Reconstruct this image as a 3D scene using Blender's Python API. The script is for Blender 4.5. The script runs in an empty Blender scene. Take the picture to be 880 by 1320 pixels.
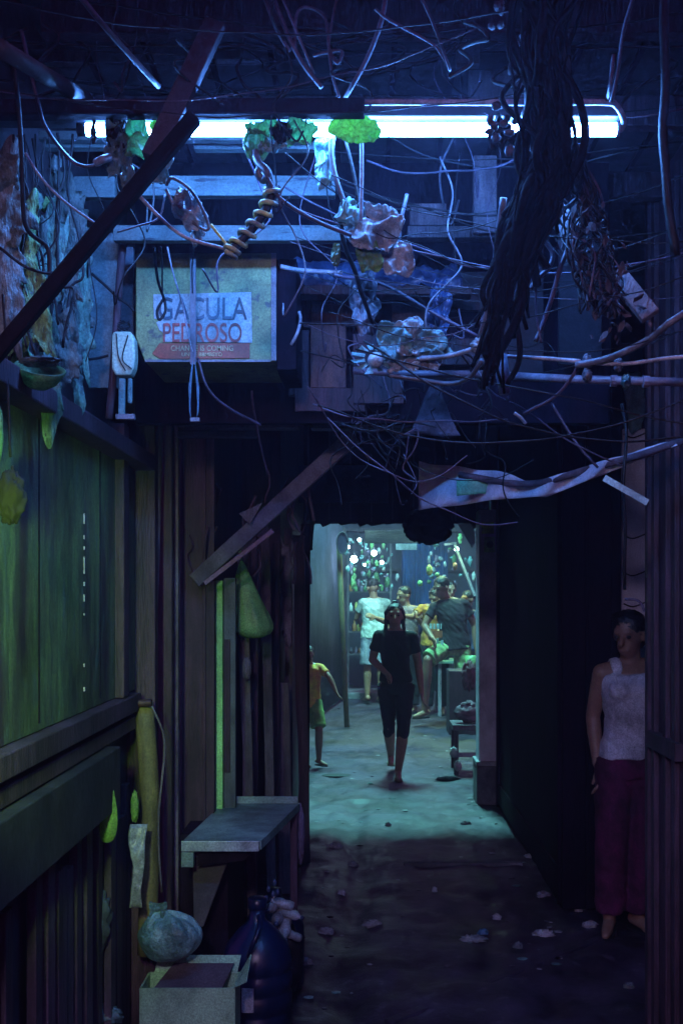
import bpy, bmesh, math, random
from mathutils import Vector as V, Matrix, noise, Euler
random.seed(7)
scene = bpy.context.scene
COL = scene.collection
F, CX, CY, H = 1467.0, 468.0, 762.0, 1.65

def P(px, py, D):
    """a place at distance D down the alley that lies where the photo pixel points"""
    return V(((px-CX)*D/F, D, H-(py-CY)*D/F))

# ------------------------------------------------------------ materials
MATS = {}
def M(name, c1, c2=None, scale=6.0, rough=0.75, bump=0.25, metal=0.0, stretch=(1,1,1), spots=None, detail=8,
      rough2=None, thin=0.0, spec=0.5, alpha=1.0, trans=0.0, grime=0.6):
    if name in MATS: return MATS[name]
    m = bpy.data.materials.new(name); m.use_nodes = True
    nt = m.node_tree; N = nt.nodes; L = nt.links
    b = N['Principled BSDF']
    tc = N.new('ShaderNodeTexCoord'); mp = N.new('ShaderNodeMapping')
    mp.inputs['Scale'].default_value = stretch
    L.new(tc.outputs['Object'], mp.inputs['Vector'])
    n1 = N.new('ShaderNodeTexNoise'); n1.inputs['Scale'].default_value = scale
    n1.inputs['Detail'].default_value = detail; n1.inputs['Roughness'].default_value = 0.68
    L.new(mp.outputs['Vector'], n1.inputs['Vector'])
    rp = N.new('ShaderNodeValToRGB')
    c2 = c2 or tuple(x*0.5 for x in c1)
    rp.color_ramp.elements[0].position = 0.36; rp.color_ramp.elements[0].color = (*c2, 1)
    rp.color_ramp.elements[1].position = 0.66; rp.color_ramp.elements[1].color = (*c1, 1)
    L.new(n1.outputs['Fac'], rp.inputs['Fac'])
    out = rp.outputs['Color']
    if spots:
        n2 = N.new('ShaderNodeTexNoise'); n2.inputs['Scale'].default_value = scale*3.7; n2.inputs['Detail'].default_value = 5
        L.new(mp.outputs['Vector'], n2.inputs['Vector'])
        r2 = N.new('ShaderNodeValToRGB'); r2.color_ramp.elements[0].position = 0.6; r2.color_ramp.elements[1].position = 0.68
        L.new(n2.outputs['Fac'], r2.inputs['Fac'])
        mx = N.new('ShaderNodeMix'); mx.data_type = 'RGBA'
        L.new(r2.outputs['Color'], mx.inputs['Factor']); L.new(out, mx.inputs['A']); mx.inputs['B'].default_value = (*spots, 1)
        out = mx.outputs['Result']
    if grime:
        ng = N.new('ShaderNodeTexNoise'); ng.inputs['Scale'].default_value = max(1.6, scale*.33); ng.inputs['Detail'].default_value = 10; ng.inputs['Roughness'].default_value = .75
        mg = N.new('ShaderNodeMapping'); mg.inputs['Location'].default_value = (3.1, 7.7, 1.3); mg.inputs['Scale'].default_value = (1, 1, .6)
        L.new(tc.outputs['Object'], mg.inputs['Vector']); L.new(mg.outputs['Vector'], ng.inputs['Vector'])
        rg = N.new('ShaderNodeValToRGB'); rg.color_ramp.elements[0].position = .40; rg.color_ramp.elements[0].color = (1-grime,)*3+(1,)
        rg.color_ramp.elements[1].position = .60; rg.color_ramp.elements[1].color = (1.12, 1.12, 1.12, 1)
        L.new(ng.outputs['Fac'], rg.inputs['Fac'])
        mm = N.new('ShaderNodeMix'); mm.data_type = 'RGBA'; mm.blend_type = 'MULTIPLY'; mm.inputs['Factor'].default_value = 1
        L.new(out, mm.inputs['A']); L.new(rg.outputs['Color'], mm.inputs['B']); out = mm.outputs['Result']
        nf = N.new('ShaderNodeTexNoise'); nf.inputs['Scale'].default_value = 150; nf.inputs['Detail'].default_value = 3; nf.inputs['Roughness'].default_value = .8
        L.new(tc.outputs['Object'], nf.inputs['Vector'])
        rf_ = N.new('ShaderNodeMapRange'); rf_.inputs['From Min'].default_value = .38; rf_.inputs['From Max'].default_value = .62
        rf_.inputs['To Min'].default_value = 1-.42*min(1,grime*1.3); rf_.inputs['To Max'].default_value = 1.2
        L.new(nf.outputs['Fac'], rf_.inputs['Value'])
        mf = N.new('ShaderNodeMix'); mf.data_type = 'RGBA'; mf.blend_type = 'MULTIPLY'; mf.inputs['Factor'].default_value = 1
        L.new(out, mf.inputs['A']); L.new(rf_.outputs['Result'], mf.inputs['B']); out = mf.outputs['Result']
    L.new(out, b.inputs['Base Color'])
    b.inputs['Metallic'].default_value = metal
    b.inputs['Specular IOR Level'].default_value = spec
    b.inputs['Alpha'].default_value = alpha
    b.inputs['Transmission Weight'].default_value = trans
    mr = N.new('ShaderNodeMapRange'); mr.inputs['To Min'].default_value = rough; mr.inputs['To Max'].default_value = rough2 if rough2 is not None else min(1, rough+0.15)
    L.new(n1.outputs['Fac'], mr.inputs['Value']); L.new(mr.outputs['Result'], b.inputs['Roughness'])
    if bump:
        n3 = N.new('ShaderNodeTexNoise'); n3.inputs['Scale'].default_value = scale*5; n3.inputs['Detail'].default_value = 6
        L.new(mp.outputs['Vector'], n3.inputs['Vector'])
        bp = N.new('ShaderNodeBump'); bp.inputs['Strength'].default_value = bump; bp.inputs['Distance'].default_value = 0.01
        L.new(n3.outputs['Fac'], bp.inputs['Height']); L.new(bp.outputs['Normal'], b.inputs['Normal'])
    if thin:
        tr = N.new('ShaderNodeBsdfTranslucent'); L.new(out, tr.inputs['Color'])
        ms = N.new('ShaderNodeMixShader'); ms.inputs['Fac'].default_value = thin
        L.new(b.outputs[0], ms.inputs[1]); L.new(tr.outputs[0], ms.inputs[2])
        L.new(ms.outputs[0], N['Material Output'].inputs['Surface'])
    MATS[name] = m
    return m

def emit(name, col, strength):
    m = bpy.data.materials.new(name); m.use_nodes = True; nt = m.node_tree
    b = nt.nodes['Principled BSDF']
    b.inputs['Base Color'].default_value = (0.8, 0.8, 0.8, 1)
    b.inputs['Emission Color'].default_value = (*col, 1); b.inputs['Emission Strength'].default_value = strength
    return m

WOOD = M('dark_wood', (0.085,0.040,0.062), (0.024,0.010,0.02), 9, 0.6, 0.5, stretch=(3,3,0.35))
WOODH = M('dark_wood_lengthwise', (0.10,0.05,0.075), (0.03,0.015,0.025), 9, 0.6, 0.5, stretch=(0.4,3,3))
WOODL = M('grey_weathered_wood', (0.20,0.17,0.19), (0.07,0.05,0.07), 10, 0.65, 0.5, stretch=(3,3,0.4))
PLANK = M('teal_painted_plank', (0.15,0.20,0.20), (0.08,0.11,0.11), 7, 0.6, 0.3, stretch=(0.5,3,3), spots=(0.03,0.03,0.04))
GREENPANEL = M('grimy_green_panel', (0.17,0.26,0.09), (0.05,0.032,0.045), 3.6, 0.5, 0.5, stretch=(1.5,1.5,0.35), spots=(0.12,0.17,0.14), grime=.8)
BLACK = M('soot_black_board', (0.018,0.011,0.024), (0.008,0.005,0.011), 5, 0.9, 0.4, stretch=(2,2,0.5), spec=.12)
SOOT = M('dark_ceiling_board', (0.05,0.045,0.06), (0.018,0.014,0.022), 6, 0.8, 0.4)
CONC = M('rough_grey_concrete', (0.24,0.22,0.24), (0.10,0.09,0.10), 6, 0.85, 0.5)
PALE = M('pale_chipped_board', (0.42,0.42,0.46), (0.22,0.21,0.25), 5, 0.7, 0.35, spots=(0.16,0.13,0.17))
RUST = M('rusty_metal', (0.13,0.06,0.05), (0.05,0.02,0.03), 11, 0.5, 0.4, metal=0.4, stretch=(2,2,0.5))
CORR = M('corrugated_blue_grey_sheet', (0.055,0.045,0.09), (0.02,0.015,0.03), 4, 0.9, 0.3, metal=0.0, stretch=(1,1,0.4))
PIPEG = M('grey_plastic_pipe', (0.22,0.18,0.23), (0.12,0.09,0.13), 8, 0.4, 0.15)
YELLOW = M('ochre_painted_post', (0.24,0.20,0.07), (0.10,0.08,0.04), 7, 0.55, 0.3, stretch=(2,2,0.4))
CABD = M('black_cable_rubber', (0.010,0.010,0.013), (0.005,0.005,0.007), 20, 0.55, 0.2, spec=.3)
CABG = M('grey_cable_sheath', (0.13,0.13,0.17), (0.05,0.05,0.07), 20, 0.35, 0.1)
CABW = M('pale_cable_sheath', (0.42,0.42,0.48), (0.22,0.21,0.26), 20, 0.4, 0.1)
CABP = M('violet_grey_wire', (0.10,0.07,0.12), (0.04,0.03,0.05), 20, 0.4, 0.1)
GPLAS = M('green_thin_plastic', (0.26,0.50,0.22), (0.12,0.32,0.18), 14, 0.3, 0.4, thin=0.55)
GNEON = M('lime_thin_plastic', (0.36,0.62,0.14), (0.2,0.42,0.12), 14, 0.3, 0.4, thin=0.5)
GDARK = M('leaf_green_bag_plastic', (0.34,0.66,0.24), (0.20,0.46,0.16), 8, 0.35, 0.4, thin=0.35)
WPLAS = M('crumpled_clear_plastic', (0.55,0.60,0.62), (0.25,0.28,0.32), 9, 0.2, 0.4, thin=0.3)
TEALP = M('teal_scrap_plastic', (0.22,0.42,0.40), (0.10,0.20,0.22), 8, 0.35, 0.4, thin=0.25)
BLUEP = M('dark_blue_tarpaulin', (0.05,0.09,0.20), (0.02,0.035,0.09), 8, 0.3, 0.4)
TAPEY = M('yellow_tape', (0.60,0.56,0.10), (0.40,0.36,0.06), 10, 0.4, 0.1)
CARD = M('cardboard', (0.34,0.62,0.36), (0.24,0.44,0.26), 8, 0.8, 0.2)
CARDD = M('shaded_inner_cardboard', (0.10,0.08,0.09), (0.06,0.045,0.055), 8, 0.8, 0.2)  # darker copy of the cardboard, shade inside the box put into the colour
JUG = M('blue_jug_plastic', (0.006,0.018,0.07), (0.003,0.010,0.04), 5, 0.25, 0.1, rough2=0.4)
PAPER = M('soiled_paper', (0.60,0.60,0.62), (0.38,0.36,0.40), 9, 0.8, 0.2)
SKIN = M('brown_skin', (0.30,0.17,0.11), (0.23,0.12,0.08), 12, 0.45, 0.1, grime=.25)
HAIR = M('black_hair', (0.012,0.009,0.012), (0.006,0.005,0.006), 30, 0.4, 0.5, stretch=(1,1,0.3))

# ------------------------------------------------------------ mesh builder
class MB:
    def __init__(s): s.v = []; s.f = []
    def add(s, vs, fs):
        o = len(s.v); s.v += [V(v) for v in vs]; s.f += [tuple(i+o for i in f) for f in fs]; return s
    def box(s, x0, x1, y0, y1, z0, z1):
        return s.add([(x0,y0,z0),(x1,y0,z0),(x1,y1,z0),(x0,y1,z0),(x0,y0,z1),(x1,y0,z1),(x1,y1,z1),(x0,y1,z1)],
                     [(0,3,2,1),(4,5,6,7),(0,1,5,4),(1,2,6,5),(2,3,7,6),(3,0,4,7)])
    def bar(s, p, q, w, h, up=(0,0,1)):
        p, q = V(p), V(q); d = (q-p).normalized(); up = V(up)
        if abs(d.dot(up)) > .98: up = V((0,1,0))
        a = d.cross(up).normalized()*w/2; b = a.cross(d).normalized()*h/2
        return s.add([p-a-b,p+a-b,p+a+b,p-a+b,q-a-b,q+a-b,q+a+b,q-a+b],
                     [(3,2,1,0),(4,5,6,7),(0,1,5,4),(1,2,6,5),(2,3,7,6),(3,0,4,7)])
    def tube(s, pts, r, n=8, closed=True):
        pts = [V(p) for p in pts]; rs = r if isinstance(r, (list,tuple)) else [r]*len(pts)
        t = (pts[1]-pts[0]).normalized(); a = t.orthogonal().normalized(); rings = []
        for i, p in enumerate(pts):
            t = (pts[min(i+1,len(pts)-1)]-pts[max(i-1,0)])
            if t.length < 1e-7: t = V((0,0,1))
            t.normalize(); a = (a - t*a.dot(t))
            if a.length < 1e-5: a = t.orthogonal()
            a.normalize(); b = t.cross(a)
            rings.append([p+(a*math.cos(2*math.pi*k/n)+b*math.sin(2*math.pi*k/n))*rs[i] for k in range(n)])
        return s.loft(rings, closed)
    def loft(s, rings, cap=True):
        n = len(rings[0]); o = len(s.v)
        for r in rings: s.v += [V(v) for v in r]
        for i in range(len(rings)-1):
            for k in range(n):
                s.f.append((o+i*n+k, o+i*n+(k+1)%n, o+(i+1)*n+(k+1)%n, o+(i+1)*n+k))
        if cap:
            s.f.append(tuple(o+k for k in range(n))[::-1]); e = o+(len(rings)-1)*n
            s.f.append(tuple(e+k for k in range(n)))
        return s
    def lathe(s, prof, c=(0,0,0), n=24, axis=None):
        c = V(c); R = V((0,0,1)).rotation_difference(V(axis)).to_matrix() if axis else Matrix.Identity(3)
        return s.loft([[c+R@V((r*math.cos(2*math.pi*k/n), r*math.sin(2*math.pi*k/n), z)) for k in range(n)] for r, z in prof])
    def capsule(s, p, q, r1, r2, n=12):
        p, q = V(p), V(q); d = (q-p).normalized() if (q-p).length > 1e-6 else V((0,0,1))
        pts = [p-d*r1*.98, p-d*r1*.8, p-d*r1*.45, p, q, q+d*r2*.45, q+d*r2*.8, q+d*r2*.98]
        return s.tube(pts, [r1*.2, r1*.6, r1*.89, r1, r2, r2*.89, r2*.6, r2*.2], n)
    def ell(s, c, rx, ry, rz, R=None, n=18, m=12):
        c = V(c); R = R or Matrix.Identity(3); rings = []
        for i in range(m+1):
            th = math.pi*(0.02+0.96*i/m)
            rings.append([c+R@V((rx*math.sin(th)*math.cos(2*math.pi*k/n), ry*math.sin(th)*math.sin(2*math.pi*k/n), -rz*math.cos(th))) for k in range(n)])
        return s.loft(rings)
    def prism(s, poly, off):
        n = len(poly); off = V(off); a = [V(p) for p in poly]; b = [p+off for p in a]
        return s.add(a+b, [tuple(range(n))[::-1], tuple(range(n, 2*n))]+[(k,(k+1)%n,n+(k+1)%n,n+k) for k in range(n)])
    def mesh(s, name):
        me = bpy.data.meshes.new(name); me.from_pydata(s.v, [], s.f); me.validate()
        bm = bmesh.new(); bm.from_mesh(me); bmesh.ops.recalc_face_normals(bm, faces=bm.faces); bm.to_mesh(me); bm.free()
        return me
    def build(s, name, mat, parent=None, smooth=False, bevel=0.0, solid=0.0, sub=0):
        o = bpy.data.objects.new(name, s.mesh(name)); COL.objects.link(o); o.data.materials.append(mat)
        if smooth: o.data.polygons.foreach_set('use_smooth', [True]*len(o.data.polygons))
        if solid:
            md = o.modifiers.new('thickness', 'SOLIDIFY'); md.thickness = solid; md.offset = 0
        if bevel:
            md = o.modifiers.new('bevel', 'BEVEL'); md.width = bevel; md.segments = 2; md.limit_method = 'ANGLE'
        if sub:
            md = o.modifiers.new('sub', 'SUBSURF'); md.levels = md.render_levels = sub
        if parent: o.parent = parent; o.matrix_parent_inverse = Matrix.Translation(-parent.location)
        return o

def tag(o, label=None, cat=None, group=None, kind=None):
    if label: o['label'] = label
    if cat: o['category'] = cat
    if group: o['group'] = group
    if kind or cat: o['kind'] = kind or 'thing'
    return o
def thing(name, label, cat, loc=(0,0,0), group=None):
    o = bpy.data.objects.new(name, None); COL.objects.link(o); o.location = loc; o.empty_display_size = 0.1
    bpy.context.view_layer.update()
    return tag(o, label, cat, group)

def smoothpath(pts, seg=7):
    pts = [V(p) for p in pts]
    if len(pts) < 3: return [pts[0].lerp(pts[-1], t/6) for t in range(7)]
    e = [pts[0]*2-pts[1]]+pts+[pts[-1]*2-pts[-2]]; out = []
    for i in range(1, len(e)-2):
        p0,p1,p2,p3 = e[i-1:i+3]
        for k in range(seg):
            t = k/seg
            out.append(0.5*((2*p1)+(p2-p0)*t+(2*p0-5*p1+4*p2-p3)*t*t+(3*p1-p0-3*p2+p3)*t**3))
    out.append(pts[-1]); return out
def cable(pix, r, mat, label, name='cable', cat='cable', group=None, n=7, parent=None, wob=0.0015):
    pts = smoothpath([P(*p) for p in pix]); s0 = random.random()*90
    pts = [p+V(noise.noise_vector(p*7+V((s0,0,0))))*wob*2 for p in pts]
    o = MB().tube(pts, r, n).build(name, mat, parent, smooth=True)
    if parent is None: tag(o, label, cat, group)
    return o

def sheet(c, u, v, nu, nv, amp, freq, seed=0, taper=None, ragged=0.0, drop=None):
    """a crumpled sheet spanned by u and v about centre c"""
    c, u, v = V(c), V(u), V(v); nrm = u.cross(v).normalized(); m = MB(); vs = []; s = V((seed*3.1, seed*1.7, seed))
    for j in range(nv+1):
        for i in range(nu+1):
            a, b = i/nu-.5, j/nv-.5
            w = taper(b+.5) if taper else 1
            p = c+u*a*w+v*b
            if ragged and (i in (0,nu) or j in (0,nv)): p += (u*a+v*b)*ragged*noise.noise(p*freq*2+s)
            d = noise.fractal(p*freq+s, 0.7, 2.1, 4)
            p += nrm*amp*(d+0.5*abs(noise.noise(p*freq*1.7+s))) + V(noise.noise_vector(p*freq+s))*amp*.4
            if drop: p += drop(a, b)
            vs.append(p)
    fs = [(j*(nu+1)+i, j*(nu+1)+i+1, (j+1)*(nu+1)+i+1, (j+1)*(nu+1)+i) for j in range(nv) for i in range(nu)]
    return m.add(vs, fs)
def wad(c, rx, ry, rz, seed, amp=0.35, freq=9, n=34, m=24):
    """a crumpled wad: creased ball"""
    b = MB().ell((0,0,0), rx, ry, rz, n=n, m=m); R = max(rx, ry, rz); c = V(c)
    for i, p in enumerate(b.v):
        q = V((p.x/rx, p.y/ry, p.z/rz)); s = V((seed*2.3, seed, seed*.7))
        d = min(.45, abs(noise.noise(q*freq*.22+s))*1.5)+0.45*abs(noise.noise(q*freq*.7+s))+.2*noise.noise(q*freq*1.6+s)-0.5
        b.v[i] = c+p*(1+amp*d)
    return b
def board(label, cat, px0, px1, py0, py1, D, thick, mat, name='board', group=None, bevel=.002, parent=None, tilt=0):
    a, b = P(px0, py1, D), P(px1, py0, D)
    o = MB().box(a.x, b.x, D, D+thick, a.z, b.z).build(name, mat, parent, bevel=bevel)
    if parent is None: tag(o, label, cat, group)
    return o

# ------------------------------------------------------------ ground
def spans(lo, hi, d0, d1, step, far):
    a = [-far, -60, -20, lo-3, lo]; x = d0
    a = [-far, -60, -20, -6, -3]; x = lo
    while x <= hi: a.append(x); x += step
    return a
xs = [-400,-80,-20,-6,-3]+[-1.6+i*.035 for i in range(106)]+[3,6,20,80,400]
ys = [-400,-60,-10,0,2]+[3.2+i*.04 for i in range(220)]+[12+i*.2 for i in range(55)]+[24,30,60,400]
def gz(x, y):
    if -1.8 < x < 2.3 and 3 < y < 23:
        z = 0.022*noise.fractal(V((x*1.1, y*1.1, 0)), 0.8, 2, 3)+0.016*noise.fractal(V((x*6, y*4, 3)), 0.6, 2.1, 5)
        z -= 0.03*math.exp(-((x+.05+.15*noise.noise(V((y*.7,0,0))))/.09)**2)*(1 if y < 9 else 0)   # gutter line
        if y > 10: z += min(0.0, 0)
        return z
    return 0.0
g = MB(); nx = len(xs)
g.add([(x, y, gz(x, y)) for y in ys for x in xs], [(j*nx+i, j*nx+i+1, (j+1)*nx+i+1, (j+1)*nx+i) for j in range(len(ys)-1) for i in range(nx-1)])
GM = M('damp_alley_concrete', (0.080,0.058,0.10), (0.024,0.016,0.034), 2.6, 0.36, 0.7, spots=(0.12,0.10,0.14), rough2=0.8, detail=14, grime=.8)
ground = g.build('alley_ground', GM, smooth=True); tag(ground, kind='structure')

# ------------------------------------------------------------ right side walls
XR, XL = 1.03, -0.78
wt = thing('alley_wall', 'soot black board wall on the right running from the grey pillar to the recess', 'wall', (XR, 7.3, 0))
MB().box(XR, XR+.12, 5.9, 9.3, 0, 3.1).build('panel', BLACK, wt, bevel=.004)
m = MB()
for y in (5.95, 8.62): MB().box(XR-.022, XR-.001, y-.03, y+.03, 0.02, 3.05).build('batten', BLACK, wt, bevel=.003)
MB().box(XR-.018, XR-.001, 5.99, 8.58, .05, .20).build('skirting', BLACK, wt, bevel=.003)
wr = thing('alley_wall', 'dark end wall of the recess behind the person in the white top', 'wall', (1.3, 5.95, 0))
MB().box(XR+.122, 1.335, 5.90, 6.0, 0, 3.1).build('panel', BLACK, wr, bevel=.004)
m = MB()
for i in (0, 2): m.box(XR+.14+i*.056, XR+.175+i*.056, 5.885, 5.898, .05, 3.05)
m.build('ribs', BLACK, wr)
ws = thing('pale_board', 'pale chipped upright board lit at the back of the right recess', 'board', (1.5, 6.3, 0))
m = MB(); a = P(800, 780, 6.3); b = P(834, 500, 6.3)
prof = [(a.x-.006, 0), (a.x+.004, .9), (a.x-.01, 1.4), (a.x+.003, 1.8), (a.x-.006, 2.2), (a.x+.012, 2.55), (b.x+.03, 2.55), (b.x+.03, 0)]
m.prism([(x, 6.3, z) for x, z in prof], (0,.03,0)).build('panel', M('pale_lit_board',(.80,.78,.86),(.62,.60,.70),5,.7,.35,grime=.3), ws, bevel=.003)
sheet(P(818, 520, 6.26), (.1,0,0), (0,0,.32), 8, 14, .02, 9, 3, taper=lambda t: .4+.8*math.sin(t*2.6), ragged=.4).build('torn_cover', TEALP, ws, smooth=True, solid=.002)
for y in (560, 690, 738, 778): MB().tube(smoothpath([P(803,y,6.29), P(815,y+4,6.285), P(832,y-2,6.29)]), .004, 5).build('wire', CABD, ws)
wn = thing('alley_wall', 'near dark timber wall at the right edge with vertical battens', 'wall', (XR, 2.6, 0))
MB().box(XR, XR+.12, 0.6, 4.12, 0, 3.1).build('panel', WOOD, wn, bevel=.004)
m = MB()
for y in (4.07, 3.98, 3.83, 3.72, 3.4, 3.1): m.box(XR-.02, XR-.001, y-.02, y+.02, 0.0, 3.05)
m.build('batten', WOOD, wn, bevel=.003)
MB().box(XR-.03, XR-.001, 3.66, 4.03, 1.10, 1.16).build('rail', WOOD, wn, bevel=.003)
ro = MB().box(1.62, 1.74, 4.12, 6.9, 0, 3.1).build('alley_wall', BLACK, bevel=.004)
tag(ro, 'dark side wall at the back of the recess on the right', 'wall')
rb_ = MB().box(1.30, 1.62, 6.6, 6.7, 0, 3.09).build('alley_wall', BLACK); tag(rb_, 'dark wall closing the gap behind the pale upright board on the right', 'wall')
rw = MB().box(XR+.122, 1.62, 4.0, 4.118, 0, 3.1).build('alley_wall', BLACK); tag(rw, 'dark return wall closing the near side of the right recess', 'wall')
# pillar at the end of the passage
pl = thing('pillar', 'grey pillar with pale stickers at the far end of the covered passage', 'pillar', (.96, 8.85, 0))
a, b = P(617, 980, 8.8), P(640, 672, 8.8)
MB().box(a.x, b.x, 8.8, 9.05, .30, 2.28).build('shaft', M('pillar_paint', (.74,.76,.86), (.50,.50,.62), 5, .6, .3, grime=.45), pl, bevel=.006)
MB().box(a.x-.02, b.x+.01, 8.77, 9.08, 0, .30).build('plinth', CONC, pl, bevel=.008)
MB().box(a.x-.024, b.x+.012, 8.765, 9.085, .302, .335).build('ledge', PALE, pl, bevel=.004)
st = M('pale_sticker', (.55,.90,.50), (.40,.72,.38), 20, .5, .1)
p0, p1 = P(620, 712, 8.8), P(636, 673, 8.8)
MB().box(p0.x, p1.x, 8.794, 8.798, P(0,688,8.8).z, p1.z).build('sticker', M('yellow_green_sticker', (.70,.85,.15), (.35,.60,.15), 60, .5, .1), pl)
k = MB().box(p0.x+.02, p1.x+.008, 8.788, 8.7925, p0.z, P(0,692,8.8).z).build('sticker', st, pl)
MB().lathe([(.026,0),(.026,.003)], (p0.x+.065, 8.786, (p0.z+P(0,692,8.8).z)/2), 16, (0,-1,0)).build('print', M('sticker_print', (.1,.2,.14), None, 20), k)

# ------------------------------------------------------------ left side: shuttered near wall
w = thing('shuttered_wall', 'near left wall with large grimy green shutter above slatted boards', 'wall', (XL, 3, 0))
z_rail = 1.27
MB().box(XL-.10, XL-.03, 1.2, 4.05, z_rail+.03, 2.14).build('shutter', GREENPANEL, w, bevel=.003)
m = MB()
for y in (2.84, 3.5): m.box(XL-.031, XL-.0275, y, y+.006, z_rail+.05, 2.12)
m.build('shutter_seam', BLACK, w)
MB().box(XL-.045, XL+.012, 1.2, 3.95, z_rail-.03, z_rail+.028).build('rail', WOOD, w, bevel=.004)
MB().box(XL-.045, XL-.004, 1.2, 3.95, z_rail-.095, z_rail-.05).build('rail', WOOD, w, bevel=.004)
MB().box(XL-.05, XL+.03, 1.2, 3.52, .985, z_rail-.10).build('hanging_board', M('dark_green_board', (.05,.045,.05),(.02,.018,.024),4,.55,.3), w, bevel=.004)
m = MB()
for i in range(24):
    y = 1.5+i*.107+random.uniform(-.02,.02); jj = random.uniform(-.02,.01)
    if i % 7 == 4: continue
    m.box(XL-.05+jj, XL-.025+jj, y, y+random.uniform(.05,.095), random.choice((0,0,.08)), .98-random.random()*.1)
m.build('slats', M('slat_wood', (.085,.055,.085), (.02,.012,.02), 6, .6, .4, stretch=(2,2,.4)), w, bevel=.003)
MB().box(XL-.14, XL-.06, 1.2, 4.05, 0, 1.30).build('backing', M('bluish_stained_board', (.06,.10,.13), (.02,.02,.03), 2.5, .7, .3), w)
MB().box(XL-.06, XL+.0, 3.72, 3.80, z_rail+.03, 2.2).build('frame', WOOD, w, bevel=.004)
m = MB()
for z, h_ in ((1.845,.03),(1.80,.012),(1.77,.01),(1.70,.05),(1.665,.012),(1.62,.02),(1.58,.006),(1.43,.01),(1.36,.012)): m.box(XL-.029, XL-.0255, 3.296, 3.302, z, z+h_)
m.build('painted_light_chinks', PALE, w)  # pale slivers put in for light showing through the shutter

wu = thing('upper_wall', 'dark upper wall over the shutter, behind the torn green scraps', 'wall', (XL, 3, 2.2))
MB().box(XL-.14, XL-.06, 1.2, 4.2, 2.142, 3.1).build('panel', SOOT, wu)
MB().box(XL-.06, XL+.04, 1.3, 4.1, 2.08, 2.135).build('lintel', WOOD, wu, bevel=.005)

# strips of torn plastic and bark-like paper hanging on the upper left wall
STRIPC = [M('strip_green', (.22,.44,.12), (.02,.05,.02), 22, .5, .6, stretch=(2,2,.6), spots=(.03,.03,.04)),
          M('strip_teal', (.20,.40,.28), (.02,.05,.05), 20, .5, .6, stretch=(2,2,.6), spots=(.03,.03,.05)),
          M('strip_grey', (.12,.16,.14), (.015,.02,.02), 20, .5, .6, stretch=(2,2,.6)),
          M('strip_violet', (.22,.26,.26), (.03,.05,.04), 20, .4, .6, stretch=(2,2,.6))]
strips = [(8,330,30,210,2.5,3,'violet tinted torn sheet at the far left edge under the ceiling'),
          (38,350,34,190,2.55,0,'moss green torn strip hanging second from the left edge'),
          (20,420,44,170,2.6,0,'ragged green scrap at the left edge above the bowl'),
          (64,400,30,240,2.75,1,'long teal torn strip in the middle of the left scraps'),
          (88,330,34,180,2.85,2,'grey torn strip next to the brace, upper left'),
          (100,420,26,170,3.0,1,'teal torn strip with rounded foot beside the pale board'),
          (80,450,26,90,2.8,2,'dark crumpled grey scrap low behind the brace'),
          (12,250,40,110,2.5,2,'dark creased sheet at top left corner under the tube')]
for i, (px, py, wd, ht, D, c, lab) in enumerate(strips):
    s = D/F
    o = sheet(P(px, py, D), (wd*s*1.25, .03, 0), (0, 0, ht*s), 16, 40, .012, 16, i+2, ragged=.7,
              taper=lambda t, i=i: .75+.35*math.sin(t*5+i)).build('torn_strip', STRIPC[c], smooth=True, solid=.002)
    tag(o, lab, 'torn plastic', 'torn strips on the upper left wall')
for i in range(26):
    px, py = random.uniform(0,118), random.uniform(210,470); D = 2.45+px/118*.6
    if py > 620-px*2.2+80: pass
    o = wad(P(px, py, D), random.uniform(.007,.018), .008, random.uniform(.012,.04), i, .7, 8, 16, 12).build('scrap', STRIPC[i%4], smooth=True)
    tag(o, 'small curled scrap caught among the torn strips at upper left', 'scrap', 'curled scraps on the upper left wall')
for i in range(18):
    x = random.uniform(5,118); pts = [(x+random.gauss(0,6)*k**.5, 175+k*random.uniform(40,62), 2.44+.004*x) for k in range(6)]
    cable(pts, random.choice((.0015,.0025,.0035)), CABD, 'thin dark wire trailing down over the torn strips at upper left', 'trailing_wire', 'wire', 'wires over the torn strips', wob=.006)
# bowl shape hanging
o = thing('plastic_bowl', 'green half-round plastic bowl tipped over at the left above the shutter', 'bowl', P(52,478,2.5))
bm = MB(); prof = [(.001,-.048),(.022,-.045),(.040,-.032),(.052,-.012),(.056,0),(.053,.001),(.049,-.012),(.037,-.029),(.02,-.041),(.001,-.044)]
bm.lathe(prof, P(52,474,2.5), 28, (.25,-.45,1)).build('bowl', GPLAS, o, smooth=True)
wad(P(52,466,2.5), .046,.03,.012, 4, .5).build('contents', STRIPC[2], o, smooth=True)
o = wad(P(14,640,2.35), .032,.03,.055, 9, .6).build('rag_bundle', M('dark_rag', (.008,.006,.008), None, 9, .8, .4), smooth=True)
tag(o, 'dark knotted rag bundle hanging at the left edge by the shutter', 'rag')
o = wad(P(-8,560,2.35), .02,.02,.08, 19, .2).build('green_bag', GDARK, smooth=True); tag(o, 'lime crumpled bag at the very left edge below the bowl', 'bag')
o = cable([(14,590,2.36),(10,480,2.38),(4,380,2.4)], .003, CABD, 'string from which the dark rag bundle hangs', 'string', 'string')

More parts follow.
